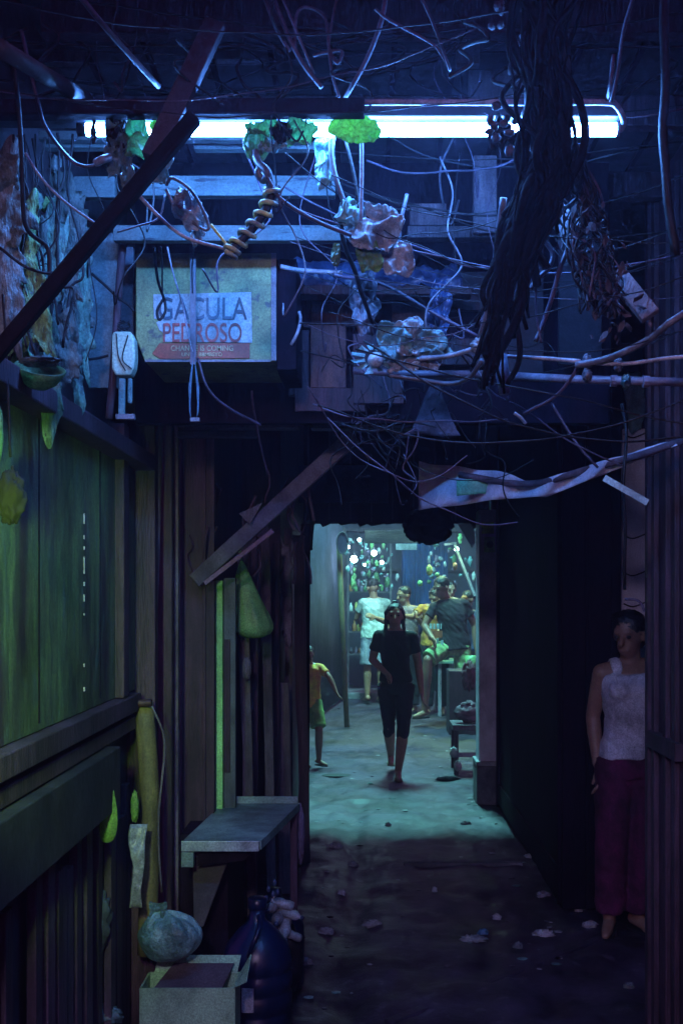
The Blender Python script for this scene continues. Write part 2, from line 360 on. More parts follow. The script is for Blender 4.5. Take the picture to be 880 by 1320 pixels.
# pale upright board, dark post and meter box
o = board('pale teal upright board between the torn strips and the dark post', 'board', 114, 152, 300, 500, 3.25, .02, M('pale_teal_board', (.22,.34,.36), (.12,.20,.22), 6, .6, .3, stretch=(1,1,.4), spots=(.06,.07,.09)))
o = board('narrow grey board between the dark post and the sign cabinet', 'board', 155, 172, 318, 470, 3.42, .02, M('grey_blue_board', (.16,.20,.25),(.08,.1,.14),6,.6,.3))
o = MB().tube(smoothpath([P(160,300,3.2), P(153,380,3.2), P(147,470,3.2), P(141,540,3.2)]), .011, 8).build('post', WOOD, smooth=True)
tag(o, 'thin crooked dark post behind the meter box', 'post')
mb = thing('meter_box', 'pale green rounded box hanging left of the cabinet with lettered sign', 'box', P(160,455,3.15))
a, b = P(147,486,3.15), P(177,430,3.15)
pts = []
for (x, z) in ((a.x+.010,a.z),(b.x-.012,a.z),(b.x-.003,a.z+.02),(b.x,a.z+.05),(b.x-.002,b.z-.02),(b.x-.012,b.z),(a.x+.006,b.z),(a.x,b.z-.01),(a.x,a.z+.02)): pts.append((x,3.12,z))
MB().prism(pts, (0,.05,0)).build('case', M('pale_green_paint', (.42,.58,.42), (.28,.40,.32), 8, .45, .15), mb, bevel=.006)
m = MB()
for q in ([(150,430),(153,460),(162,478)], [(165,432),(158,462),(170,476)]): m.tube(smoothpath([P(x,y,3.115) for x,y in q]), .0018, 5)
m.build('wires', CABD, mb)
MB().bar(P(158,488,3.13), P(157,536,3.13), .018,.012).build('lead', TEALP, mb, bevel=.003)
MB().bar(P(168,488,3.13), P(168,520,3.13), .012,.01).build('lead', TEALP, mb, bevel=.003)
MB().box(P(150,0,3.13).x, P(174,0,3.13).x, 3.12, 3.14, P(0,541,3.13).z, P(0,534,3.13).z).build('clamp', PALE, mb, bevel=.002)
for k in range(8):
    a0 = random.random()*6
    MB().tube(smoothpath([P(160,430,3.13)+V((math.cos(a0+t*1.3)*.016, math.sin(a0+t*2)*.012, t*.008+.002)) for t in range(5)]), .0012, 4).build('wire_end', CABD, mb)
for i, q in enumerate((((118,352),(140,372),(156,388)), ((112,464),(126,462),(140,458)), ((150,382),(165,392),(172,400)), ((82,370),(92,374),(104,378)))):
    cable([(x,y,3.14) for x,y in q], .004, CABD, ['short dark twig-like wire crossing the pale teal board high up','short dark wire crossing the pale teal board low down','short dark wire stub touching the sign cabinet','short dark wire stub left of the pale teal board'][i], 'wire_stub', 'wire')

# ------------------------------------------------------------ sign cabinet
cab = thing('sign_cabinet', 'hanging green metal cabinet with a torn election style poster reading GACULA PEDROSO', 'cabinet', P(265,468,3.3))
D = 3.3; a, b = P(175,466,D), P(355,326,D)
MB().prism([(a.x, D, b.z), (a.x, D, a.z+.07), (a.x+.026, D, a.z), (b.x, D, a.z), (b.x, D, b.z)], (0,.34,0)).build('body', M('cabinet_green', (.34,.42,.16), (.20,.27,.12), 7, .55, .2, spots=(.10,.12,.10)), cab, bevel=.004)
MB().box(b.x-.012, b.x+.003, D-.006, D-.001, a.z+.002, b.z-.002).build('edge_trim', PALE, cab, bevel=.001)
MB().box(a.x+.028, b.x-.014, D-.008, D-.001, a.z-.003, a.z+.004).build('edge_trim', PALE, cab, bevel=.001)
MB().box(b.x+.002, b.x+.06, D+.02, D+.33, a.z-.02, b.z-.01).build('side_panel', BLACK, cab, bevel=.003)
white = M('poster_white', (.50,.62,.64), (.34,.46,.48), 5, .5, .1)
d = D-.004
def S(x, y, dd=0): q = P(x, y, D); return (q.x, d-dd, q.z)
poster = MB().prism([S(198,380),S(324,377),S(325,442),S(213,441),S(212,430),S(206,426),S(202,416),S(210,412),S(199,411)], (0,.0025,0)).build('poster', white, cab)
red = MB().prism([S(206,443,.001),S(322,443,.001),S(322,462,.001),S(208,463,.001),S(197,456,.001)], (0,.0025,0)).build('poster_band', M('poster_red', (.42,.07,.04), (.28,.08,.04), 7, .5, .1), cab)
def text(s, x0, x1, y0, y1, mat, parent, name='lettering', dep=.002):
    cu = bpy.data.curves.new('t', 'FONT'); cu.body = s; cu.size = 1; cu.extrude = 0.01; cu.offset = .006
    t = bpy.data.objects.new('t', cu); COL.objects.link(t); bpy.context.view_layer.update()
    me = bpy.data.meshes.new_from_object(t.evaluated_get(bpy.context.evaluated_depsgraph_get())); bpy.data.objects.remove(t)
    vs = [v.co.copy() for v in me.vertices]; mnx, mxx = min(v.x for v in vs), max(v.x for v in vs); mny, mxy = min(v.y for v in vs), max(v.y for v in vs)
    A, B = P(x0, y1, D), P(x1, y0, D)
    for v in me.vertices:
        u, w_ = (v.co.x-mnx)/(mxx-mnx), (v.co.y-mny)/(mxy-mny)
        v.co = V((A.x+(B.x-A.x)*u, d-dep-.0012-(v.co.z)*.05, A.z+(B.z-A.z)*w_))
    me.materials.clear(); me.materials.append(mat)
    o = bpy.data.objects.new(name, me); COL.objects.link(o); o.parent = parent
    o.matrix_parent_inverse = Matrix.Translation(-parent.parent.location) if parent.parent else Matrix()
    return o
for ch in (poster, red): pass
bpy.context.view_layer.update()
navy = M('poster_navy', (.05,.09,.14), (.10,.17,.22), 14, .5, .1)
redi = M('poster_letter_red', (.30,.03,.03), (.45,.10,.08), 14, .5, .1)
cream = M('poster_cream', (.62,.60,.30), (.45,.40,.2), 14, .5, .1)
def textc(s, x0, x1, y0, y1, mat, par):
    o = text(s, x0, x1, y0, y1, mat, cab); o.parent = par
    o.matrix_parent_inverse = par.matrix_world.inverted(); return o
textc('GACULA', 205, 319, 384, 413, navy, poster)
textc('PEDROSO', 211, 312, 417, 442, redi, poster)
textc('CHANGE IS COMING', 221, 301, 446, 453, cream, red)
textc('UNITE BBMBSYO', 235, 287, 455, 460, cream, red)

# ribbon strap hanging in front of the cabinet
rb = thing('strap', 'blue grey cloth strap hanging down in front of the lettered cabinet', 'strap', P(250,540,3.22))
MB().bar(P(249,326,3.24), P(249,470,3.24), .016,.004, up=(0,1,0)).build('band', CABG, rb)
m = MB()
for sx in (-1, 1):
    m.prism([P(250+sx*.5,456,3.235), P(250+sx*7,500,3.235), P(250+sx*6,530,3.235), P(250+sx*3.5,540,3.235), P(250+sx*4.5,520,3.235)], (0,.004,0))
m.build('tail', M('teal_cloth', (.12,.30,.42),(.07,.18,.28),12,.7,.3), rb)
MB().box(P(245,0,3.22).x, P(257,0,3.22).x, 3.222, 3.229, P(0,543,3.22).z, P(0,538,3.22).z).build('buckle', PALE, rb, bevel=.001)

# ------------------------------------------------------------ horizontal planks behind the tube
for (x0,x1,y0,y1,DD,lab) in ((95,148,227,254,3.0,'short teal painted plank end left of the brace under the tube'),
        (165,432,226,252,3.02,'upper long teal plank behind the tangle under the tube'),
        (146,446,290,310,3.12,'lower teal plank just above the lettered cabinet'),
        (30,400,168,180,2.95,'narrow plank just beneath the lit tube on the left'),
        (32,230,184,190,3.0,'thin batten below the narrow plank at upper left'),
        (250,420,182,192,3.05,'grimy strip of plank close under the middle of the tube')):
    board(lab, 'plank', x0, x1, y0, y1, DD, .03, PLANK, 'plank', 'horizontal planks behind the tube')
o = board('chipped dark rafter end on the right behind the tangle', 'plank', 525, 640, 291, 306, 3.4, .05, WOODL, 'rafter')
for (x0,x1,y0,y1,DD,lab) in ((528,575,262,290,3.5,'square dark board stub above the chipped rafter'),(610,640,200,300,3.3,'upright board faintly lit behind the cable trunk'),
        (588,618,0,82,2.9,'upright blue lit board at the top of the picture'),(276,342,62,78,3.1,'pale block on the ceiling beam at top centre left'),
        (55,112,64,80,3.0,'pale block on the ceiling beam at top left'),(604,680,90,135,3.0,'dark blue board stub above the tube reflector')):
    board(lab, 'board', x0, x1, y0, y1, DD, .03, WOODL)

# dark boards behind the cabinet and tangle (loft front)
lf = thing('loft_front', 'patched dark board front of the loft above the passage mouth', 'wall', (0, 3.75, 2.2))
MB().box(-.76, .82, 3.80, 3.86, P(0,545,3.8).z, 3.08).build('backing', BLACK, lf)
k = 0
for (x0,x1,y0,y1,mt) in ((368,432,385,422,WOOD),(372,398,425,510,WOOD),(400,446,392,500,RUST),(440,478,384,420,WOODL),(505,572,378,432,M('blue_rag_board',(.13,.16,.22),(.05,.05,.08),6,.8,.5)),
        (380,470,500,530,WOOD),(560,640,436,470,WOOD),(575,640,350,400,SOOT),(455,520,430,520,WOOD),(640,700,300,480,SOOT),(720,775,300,470,SOOT)):
    k += 1; board('', '', x0, x1, y0, y1, 3.77-.004*k, .02, mt, 'patch_board', parent=lf)
tarp = sheet(P(475,356,3.55), (.56,0,-.01), (0,.05,.085), 60, 12, .03, 16, 4).build('folded_tarpaulin', BLUEP, smooth=True, solid=.002)
tag(tarp, 'glossy blue folded tarpaulin lying along the ledge right of the cabinet', 'tarpaulin')
tl = MB().box(P(360,0,3.6).x, P(605,0,3.6).x, 3.52, 3.6, P(0,388,3.6).z, P(0,376,3.6).z).build('ledge', WOOD, bevel=.004)
tag(tl, 'dark ledge under the folded blue tarpaulin', 'ledge')

# passage mouth: lintels, brace
o = board('weathered lintel above the doorway recess on the left', 'beam', 226, 385, 541, 551, 4.2, .09, WOODL, 'lintel', bevel=.005)
o = board('second thinner lintel right under the weathered one', 'beam', 228, 330, 555, 563, 4.25, .06, WOOD, 'lintel', bevel=.005)
o = board('broken lintel in the middle with a pale patched end', 'beam', 400, 545, 530, 552, 4.0, .08, WOOD, 'lintel', bevel=.005)
o = board('pale teal patch nailed to the middle lintel', 'board', 482, 520, 537, 551, 3.99, .008, M('pale_patch',(.3,.38,.42),(.16,.18,.22),20,.7,.3))
o = board('pale violet patch on the lintel left of the tangle', 'board', 412, 455, 534, 545, 3.985, .008, WOODL)
o = board('short upright stud between the middle lintels', 'board', 462, 474, 515, 553, 3.96, .02, WOODL)
br = MB().bar(P(456,562,4.3), P(252,748,4.5), .06, .04, up=(0,1,0)).build('diagonal_brace', M('brace_wood',(.17,.17,.24),(.09,.08,.13),8,.6,.3,stretch=(1,1,1)), bevel=.004)
tag(br, 'long diagonal timber brace crossing the left of the passage mouth', 'brace')
br2 = MB().bar(P(352,684,4.38), P(264,752,4.43), .018, .012, up=(0,1,0)).build('pipe', M('violet_pipe',(.30,.17,.26),(.2,.1,.18),8,.4,.2), bevel=.002)
tag(br2, 'short violet pipe lashed under the diagonal brace', 'pipe')
hd = thing('header_wall', 'dark boarded header above the bright far opening', 'wall', (.3, 9.2, 2.2))
MB().box(-1.2, XR-.01, 9.2, 9.3, 2.20, 3.1).build('panel', BLACK, hd)
m = MB()
for i in range(9): x = -.45+i*.17; m.box(x, x+.012, 9.17, 9.198, 2.20+random.random()*.04, 3.05)
m.build('batten', SOOT, hd)
wad((.52,9.10,2.17), .20,.07,.15, 3, .35, 9, 60, 40).build('rolled_blanket', BLACK, hd, smooth=True)
m = MB()
for i in range(11):
    x = -.40+i*.13+random.uniform(-.03,.03); h_ = random.uniform(.015,.06); w_ = random.uniform(.05,.11)
    MB().prism([(x-w_,9.19,2.21),(x-w_*.5,9.19,2.21-h_),(x+w_*.2,9.19,2.21-h_*.6),(x+w_,9.19,2.21)], (0,.012,0)).build('rag_strip', BLACK, hd)
o = board('dark blue hung sheet above the far opening', 'cloth', 385, 500, 600, 648, 8.2, .02, M('blue_hung_sheet',(.06,.10,.20),(.03,.04,.08),5,.8,.4), 'hung_sheet')

# ------------------------------------------------------------ roof over the alley and joists
rf = thing('roof', 'dark boarded roof over the alley', 'roof', (.2, 5, 3.1))
MB().box(-1.0, 1.8, 2.3, 9.7, 3.10, 3.16).build('deck', SOOT, rf)
for y in (2.75, 3.3, 3.9, 4.6, 5.4, 6.3, 7.3, 8.3): MB().box(-.78, XR, y, y+.05, 3.0, 3.089).build('joist', WOOD, rf, bevel=.004)
m = MB()
for i in range(11): m.box(-.75+i*.165, -.735+i*.165, 2.32, 9.6, 3.09, 3.098)
m.build('seam', BLACK, rf)
for (p, q, w_, lab) in (((0,62,2.1),(110,128,2.6),.035,'grey pipe slanting in from the top left corner'),):
    o = MB().tube([P(*p), P(*q)], w_/2, 12).build('pipe', M('dull_pipe',(.06,.06,.07),None,9,.6,.2), smooth=True); tag(o, lab, 'pipe')
o = MB().tube(smoothpath([P(104,-4,2.3), P(140,40,2.35), P(205,112,2.5)]), .006, 8).build('cable', CABG, smooth=True); tag(o, 'thick grey cable slanting down from the top left', 'cable')
o = MB().bar(P(278,30,2.5), P(196,205,2.45), .045, .03, up=(0,1,0)).build('upright_board', SOOT, bevel=.003); tag(o, 'dark slanting board crossing the left third of the tube', 'board')
bd = MB().bar(P(252,150,2.2), P(-14,468,2.25), .030, .03, up=(0,1,0)).build('diagonal_pole', M('dark_pole',(.008,.005,.008),(.004,.003,.005),10,.8,.3,spec=.1), bevel=.006, smooth=False)
tag(bd, 'near black pole running diagonally from the tube to the left edge', 'pole')

# ------------------------------------------------------------ the fluorescent tube
TD = 2.57
tb = thing('fluorescent_lamp', 'long lit fluorescent tube hung under a dark batten across the alley', 'lamp', P(452,166,TD))
L0, L1 = P(112,167,TD), P(793,167,TD)
tube_mat = emit('lit_tube', (0.085, 0.30, 1.0), 270)
MB().tube([L0+(L1-L0)*(i/24) for i in range(25)], .0150, 14).build('tube', tube_mat, tb, smooth=True)
m = MB(); m.tube([L0+V((-.02,0,0)), L0+V((-.001,0,0))], .015, 14); m.build('end_cap', CABD, tb, smooth=True)
m = MB(); m.tube([L1+V((.001,0,0)), L1+V((.008,0,0))], .0155, 14); m.build('end_cap', CABW, tb, smooth=True)
a, b = P(-30,152,TD), P(800,138,TD)
MB().box(a.x, b.x, TD-.02, TD+.05, L0.z+.022, L0.z+.052).build('batten', M('batten_blue_black',(.035,.035,.05),None,8,.5,.2), tb, bevel=.003)
a, b = P(-30,150,TD-.05), P(470,126,TD-.05)
o = MB().bar(P(-40,142,TD-.07), P(470,140,TD-.07), .04, .034, up=(0,0,1)).build('beam', BLACK, bevel=.004); tag(o, 'near black beam covering the left half of the lamp batten', 'beam')
cd = MB().tube(smoothpath([P(425,136,TD-.07)]+[P(x_,132,TD-.07) for x_ in (470,600,700,780)]+[P(793,136,TD-.06), P(801,148,TD-.04), P(803,160,TD-.01), P(799,168,TD+.01)]), .0068, 10).build('conduit', CABW, smooth=True)
tag(cd, 'white conduit running just above the lit tube and hooking down at its right end', 'conduit')
vd = MB().tube(smoothpath([P(464,130,TD-.03), P(466,200,TD-.02), P(465,285,TD)]), .0045, 8).build('rod', CABW, smooth=True)
tag(vd, 'thin white rod hanging straight down across the middle of the tube', 'rod')

# haze
# plastic scraps around the tube
def scrap(px, py, w_, h_, D, mat, seed, lab, amp=.3, flat=False, group=None):
    s = D/F; w2, h2 = w_*s, h_*s; k = 1.2 if flat else 1.35
    o = sheet(P(px,py,D), (w2*k,0,random.uniform(-.2,.2)*h2), (random.uniform(-.2,.2)*w2,.004,h2*k), 26, 26, min(w2,h2)*(.30 if flat else .75), 1.0/max(.012,min(w2,h2)*.75), seed,
              taper=lambda t: .45+.6*math.sin(.3+t*2.7)).build('plastic_scrap', mat, smooth=True, solid=.0008)
    tag(o, lab, 'plastic scrap', group); return o
TF = TD-.05
scrap(177,175,24,42,TF,GPLAS,1,'lime scrap hanging over the tube, leftmost of the bright ones')
scrap(214,166,32,22,TF,GNEON,2,'small lime scrap on the tube left of the dark slanting board',flat=True)
scrap(148,190,18,60,TF,TEALP,3,'dull teal rag hanging below the left end of the tube')
scrap(165,215,12,60,TF,TEALP,4,'thin teal rag tail below the leftmost lime scrap')
scrap(340,165,34,18,TF,GPLAS,5,'wide lime wrap on the tube above the taped spiral cable')
scrap(330,186,28,34,TF,GPLAS,6,'lime torn flap drooping from the tube above the taped spiral cable',flat=True)
scrap(388,170,32,28,TF,GPLAS,7,'lobed teal green scrap on the tube left of the centre')
scrap(457,166,54,30,TF,GNEON,8,'bright lime flap wrapped over the middle of the tube',flat=True)
scrap(350,190,26,12,TF,TEALP,9,'thin teal strip under the lime flap')
scrap(484,295,50,48,2.6,WPLAS,10,'largest white crumpled plastic wad hanging below the tube',.7)
scrap(450,276,28,26,2.6,TEALP,11,'small teal crumple left of the white wad below the tube',.7)
scrap(476,330,28,34,2.6,GNEON,12,'bright lime leaf shaped scrap under the white wad',flat=True)
scrap(511,334,38,38,2.62,WPLAS,13,'grey blue flap right of the lime leaf shaped scrap',flat=True)
scrap(433,328,10,26,2.6,GPLAS,14,'tiny lime sliver left of the hanging white wad',flat=True)
scrap(243,268,26,40,2.5,WPLAS,15,'clear bottle like plastic inside the wire loop on the left',.4)
scrap(352,250,14,20,2.6,CABG,16,'grey twist of tape above the spiral cable',.4)

# ------------------------------------------------------------ spiral taped cable
sp = thing('spiral_cable', 'dark drooping cable spirally bound with yellow tape under the tube', 'cable', P(330,290,2.5))
core = smoothpath([P(346,225,2.5), P(350,250,2.5), P(340,275,2.5), P(322,298,2.5), P(303,318,2.5), P(294,330,2.5)], 10)
MB().tube(core, .010, 10).build('core', CABD, sp, smooth=True)
pts = []; n = len(core)
for i in range(220):
    t = .12+.86*i/219; f = t*(n-1); j = min(int(f), n-2); p = core[j].lerp(core[j+1], f-j)
    T = (core[j+1]-core[j]).normalized(); A = V((0,1,0)).cross(T).normalized(); B = T.cross(A); an = t*2*math.pi*9
    pts.append(p+(A*math.cos(an)+B*math.sin(an))*.016)
MB().tube(pts, .0055, 6).build('coil', M('coil_tape', (.52,.52,.16), (.06,.09,.14), 14, .4, .2), sp, smooth=True)
scrap(150,172,22,34,TF,CABD,41,'dark rag hiding part of the tube at its left end')
scrap(363,170,18,22,TF,CABD,42,'dark knot of tape on the tube right of the lime wrap')
scrap(641,172,22,30,TF-.03,CABD,43,'ragged black leaf cluster over the tube left of the trunk')
scrap(664,184,18,20,TF-.03,CABD,44,'second ragged black cluster hanging at the tube beside the trunk')
scrap(238,165,14,26,TF,CABD,45,'black wrap on the tube at the dark slanting board')
scrap(121,167,5,26,TF,CABD,46,'thin black clip round the left tube end')
scrap(420,200,20,60,2.6,TEALP,47,'long blue grey torn film hanging left of the white rod')
scrap(205,205,24,50,2.5,TEALP,48,'crumpled blue film under the tube by the near black pole')
scrap(255,290,18,40,2.55,WPLAS,49,'clear film scrap hanging under the flattened wire loop')
scrap(545,452,60,18,2.8,TEALP,50,'long pale film lying along the bright pale cable')
scrap(566,400,22,60,3.1,BLUEP,51,'dark blue film hanging over the loft front')
scrap(470,390,26,60,3.0,CABG,52,'grey torn film in the middle of the tangle')
cl = MB().tube(smoothpath([P(329,196,2.52), P(333,210,2.5), P(345,222,2.48), P(340,232,2.5), P(333,222,2.5), P(340,212,2.5)]), .009, 8).build('clamp_ring', CABG, smooth=True)
tag(cl, 'grey clamp ring from which the spiral cable hangs', 'clamp')

# ------------------------------------------------------------ named cables
NC = [
 ([(338,-5,2.5),(358,40,2.5),(374,68,2.5)],.005,CABG,'short blue lit cable leaving the top edge left of centre'),
 ([(352,-5,2.5),(376,50,2.5),(395,90,2.5),(413,116,2.5)],.0065,CABG,'thick blue lit cable from the top edge down to the white conduit'),
 ([(364,-5,2.48),(384,55,2.48),(404,98,2.5)],.004,CABG,'thin cable hugging the thick one from the top edge'),
 ([(382,62,2.5),(384,20,2.5),(396,10,2.5),(418,22,2.5),(424,62,2.5),(434,82,2.5),(440,66,2.5),(420,66,2.5),(404,70,2.5)],.0045,CABG,'looping cable knot at the top centre'),
 ([(498,-5,2.45),(490,30,2.45),(470,78,2.48),(452,110,2.5),(437,134,2.55)],.0065,CABG,'single thick cable curving from the top edge to the tube middle'),
 ([(436,-5,2.5),(428,30,2.5),(424,60,2.5),(428,100,2.5),(436,128,2.5)],.004,CABG,'thin vertical cable through the looping knot at top centre'),
 ([(30,40,2.4),(52,130,2.42),(62,165,2.45),(88,204,2.5),(110,214,2.5),(136,204,2.5)],.0052,CABP,'cable sagging from the top left to a pale joint beneath the tube end'),
 ([(33,194,2.45),(60,236,2.45),(90,266,2.48),(122,286,2.5)],.0035,CABW,'bright pale wire running down to the near black pole'),
 ([(175,250,2.45),(205,276,2.45),(245,306,2.48),(290,320,2.5)],.0048,CABW,'bright wire from the pole to the yellow tape knot'),
 ([(150,298,2.6),(175,292,2.6),(205,280,2.6),(214,250,2.6)],.003,CABP,'thin violet wire drooping over the plank beside the pole'),
 ([(213,240,2.5),(222,232,2.48),(248,250,2.48),(270,288,2.5),(262,294,2.5),(228,268,2.5),(213,245,2.5)],.0045,CABG,'flattened wire loop hanging left of centre'),
 ([(270,288,2.49),(284,308,2.49),(298,328,2.49)],.004,TAPEY,'yellow wire from the flattened loop to the spiral cable'),
 ([(345,226,2.48),(362,256,2.5),(400,278,2.52),(450,300,2.55)],.006,CABP,'brownish cable running right from the clamp ring'),
 ([(440,262,2.6),(440,300,2.65),(462,360,2.8),(480,420,3.0)],.007,CABD,'black cable dropping from the crumpled wads'),
 ([(432,150,2.58),(428,200,2.58),(446,262,2.6)],.008,CABG,'blue cable hanging left of the white rod'),
 ([(440,160,2.6),(452,215,2.6),(462,270,2.6)],.005,CABD,'black cable crossing behind the white rod'),
 ([(524,252,2.7),(516,290,2.7),(513,330,2.7)],.006,CABG,'short blue cable stub right of the white wad'),
 ([(648,255,2.5),(640,330,2.55),(628,390,2.6),(618,432,2.65)],.010,CABG,'thick blue cable down to the bright joint on the right'),
 ([(740,300,2.6),(722,345,2.6),(700,410,2.65),(690,440,2.65)],.007,CABP,'straight violet cable leaning left from the dark tangle'),
 ([(700,305,2.6),(712,325,2.6),(706,345,2.6),(690,362,2.6),(682,375,2.6)],.007,CABP,'hooked violet cable beside the leaning straight one'),
 ([(691,366,2.6),(692,410,2.6),(697,440,2.6)],.003,CABP,'hair thin vertical wire under the hooked cable'),
 ([(500,478,2.8),(530,466,2.8),(575,458,2.75),(616,447,2.7)],.0075,CABW,'bright pale cable reaching from the crumpled fittings to the joint'),
 ([(500,484,2.8),(540,488,2.8),(580,492,2.78),(604,484,2.75),(620,464,2.7)],.0075,CABG,'teal cable sagging just beneath the bright pale one'),
 ([(618,446,2.68),(640,458,2.65),(700,464,2.6),(745,468,2.55)],.006,CABW,'bright cable from the joint to the right hand splice'),
 ([(745,468,2.55),(790,460,2.5),(830,440,2.45),(860,416,2.4),(888,396,2.4)],.010,CABG,'thick cable rising to the right edge'),
 ([(745,468,2.56),(800,468,2.5),(840,466,2.48),(890,463,2.45)],.0055,CABW,'bright straight cable leaving at the right edge'),
 ([(745,466,2.58),(735,485,2.6),(710,515,2.65),(676,532,2.7)],.005,CABP,'drooping violet wire under the right splice'),
 ([(664,530,2.7),(672,536,2.7),(678,544,2.7)],.005,CABW,'bright frayed wire end right of centre'),
 ([(710,520,3.2),(740,570,3.2),(768,602,3.2)],.005,CABP,'dull upper half of the slanting flat strip on the right'),
 ([(430,352,2.9),(500,372,3.0),(620,440,3.0)],.006,CABP,'faint brown cable behind the fittings'),
 ([(362,344,3.2),(385,347,3.2),(440,350,3.2)],.008,CABW,'pale blue cable lying along the cabinet top to the right'),
 ([(386,402,3.3),(388,412,3.3),(384,430,3.28),(377,444,3.3)],.006,CABW,'pale curved hook of cable right of the cabinet'),
 ([(255,462,3.2),(268,500,3.2),(300,530,3.25),(335,550,3.3)],.0045,CABP,'violet wire trailing from the strap to the lintel'),
 ([(324,505,3.6),(332,560,3.7),(345,610,3.8)],.004,CABP,'thin wire crossing the lintel left of the brace'),
 ([(216,320,3.1),(226,370,3.15),(236,400,3.2),(248,455,3.2)],.003,CABW,'thin pale wire slanting over the lettered cabinet'),
 ([(200,318,3.0),(204,360,3.1),(212,388,3.15),(213,404,3.15),(206,414,3.15),(203,402,3.15),(210,388,3.15)],.005,CABD,'black wire ending in a loop over the first sign letter'),
 ([(208,318,3.05),(209,350,3.1),(211,386,3.14)],.003,CABD,'second black wire beside the looped one'),
 ([(248,318,3.05),(247,350,3.1),(248,380,3.1)],.003,CABD,'black wire just above the strap'),
 ([(0,320,2.35),(30,345,2.35),(60,352,2.38),(80,345,2.4)],.004,CABD,'black wire sagging at the left edge'),
 ([(18,60,2.3),(30,200,2.35),(30,290,2.4),(60,320,2.45),(66,360,2.45)],.006,CABD,'long black wire down the far left side'),
 ([(540,-5,2.3),(580,90,2.4),(560,60,2.4),(500,28,2.4),(480,12,2.4)],.004,CABP,'faint cable sweeping across the top centre right'),
 ([(790,70,2.45),(786,110,2.45),(782,132,2.5)],.006,CABG,'cable stub rising above the right end of the tube'),
 ([(788,132,2.45),(800,60,2.4),(820,-5,2.35)],.005,CABG,'cable rising to the top right from the tube end'),
 ([(857,-5,2.4),(857,60,2.4),(855,200,2.4),(870,330,2.4)],.012,CABD,'thick black cable down the right edge'),
 ([(440,548,3.2),(480,556,3.2),(520,545,3.2),(560,552,3.2)],.004,CABD,'thin dark wire along the middle lintel'),
 ([(655,520,3.0),(700,545,3.1),(760,582,3.1),(800,600,3.1)],.003,CABP,'thin slack wire crossing the black wall'),
 ([(800,520,3.2),(806,560,3.2),(803,640,3.2),(806,760,3.3)],.006,CABD,'black cable hanging along the pale board on the right'),
 ([(804,772,3.6),(822,776,3.6),(830,790,3.6)],.005,CABP,'thin wire hoop above the head of the person on the right'),
]
for p, r, mt, lab in NC: cable(p, r*.82, mt, lab, wob=.0045)
for i in range(46):      # long sagging wires strung right across the alley
    y0 = random.choice((random.uniform(-30,120), random.uniform(170,340), random.uniform(330,560))); D = random.uniform(2.35,3.3)
    xa = -60 if y0 < 125 else random.uniform(365,480); xb = random.choice((950, 950, random.uniform(600,720)))
    y1 = y0+random.gauss(0,70); sag = random.uniform(8,70); pts = []
    for k in range(7):
        t = k/6; pts.append((xa+(xb-xa)*t, y0+(y1-y0)*t+sag*4*t*(1-t)+random.gauss(0,3), D+random.uniform(-.04,.04)))
    cable(pts, random.choice((.0012,.0015,.002,.0026)), (CABD,CABD,CABP,CABD)[i%4], 'thin slack wire strung across the alley overhead', 'span_wire', 'wire', 'thin wires strung across the alley', wob=.004)
for i in range(20):      # thin drop wires hung from the roof joists into the tangles
    x = random.choice((random.gauss(400,50), random.gauss(470,40), random.gauss(610,60), random.gauss(200,70))); y = random.choice((-20,-20,150,200)); D = random.uniform(2.4,3.1)
    ln_ = random.uniform(120,330); pts = [(x,y,D)]
    for k in range(1,6): pts.append((x+random.gauss(0,9)*k**.6, y+ln_*k/5, D+random.uniform(-.04,.04)))
    x2, y2 = pts[-1][:2]; pts.append((x2+random.uniform(-18,18), y2-random.uniform(5,40), D))
    cable(pts, random.choice((.0013,.0018,.0024,.003)), (CABD,CABP,CABD,CABG)[i%4], 'thin wire dropping from the roof into the overhead tangle', 'drop_wire', 'wire', 'thin wires dropping from the roof', wob=.005)
fs = MB().bar(P(778,616,3.1), P(834,648,3.1), .018, .003, up=(0,1,0)).build('flat_strip', M('pale_strip',(.42,.55,.5),(.3,.4,.38),14,.4,.1)); tag(fs, 'pale flat packing strip slanting across the pale board on the right', 'strip')
pj = MB().tube(smoothpath([P(124,210,2.49), P(132,206,2.48), P(141,203,2.5)]), .009, 8).build('cable_joint', CABW, smooth=True); tag(pj, 'pale cable joint under the left tube end', 'joint')
# horizontal pipes on the right
cp = thing('conduit', 'grey violet pipe running level across the right half with clamps', 'conduit', P(740,490,3.0))
MB().tube([P(614,482,3.2), P(740,489,3.0), P(890,493,2.8)], .011, 10).build('pipe', PIPEG, cp, smooth=True)
for x, y, DD in ((650,484,3.14),(790,491,2.93),(832,492,2.87)): MB().tube([P(x-4,y,DD), P(x+4,y,DD)], .0155, 10).build('clamp', PIPEG, cp)
o = MB().tube([P(455,478,3.1), P(540,482,3.1), P(604,482,3.15)], .010, 8).build('conduit', PIPEG, smooth=True); tag(o, 'short grey pipe behind the crumpled fittings', 'conduit')
o = MB().tube([P(645,458,2.62), P(648,486,2.62), P(650,508,2.62)], [.014,.016,.012], 12).build('hanging_insulator', M('blue_sleeve',(.35,.45,.62),(.2,.25,.4),8,.3,.1), smooth=True); tag(o, 'pale blue sleeve hanging from the bright joint', 'insulator')
o = wad(P(617,446,2.66), .02,.02,.02, 5, .5).build('cable_joint', WPLAS, smooth=True); tag(o, 'bright knotted joint where the pale cables meet', 'joint')
o = wad(P(640,450,2.64), .014,.02,.016, 6, .5).build('cable_joint', CABW, smooth=True); tag(o, 'small bright splice right of the knotted joint', 'joint')
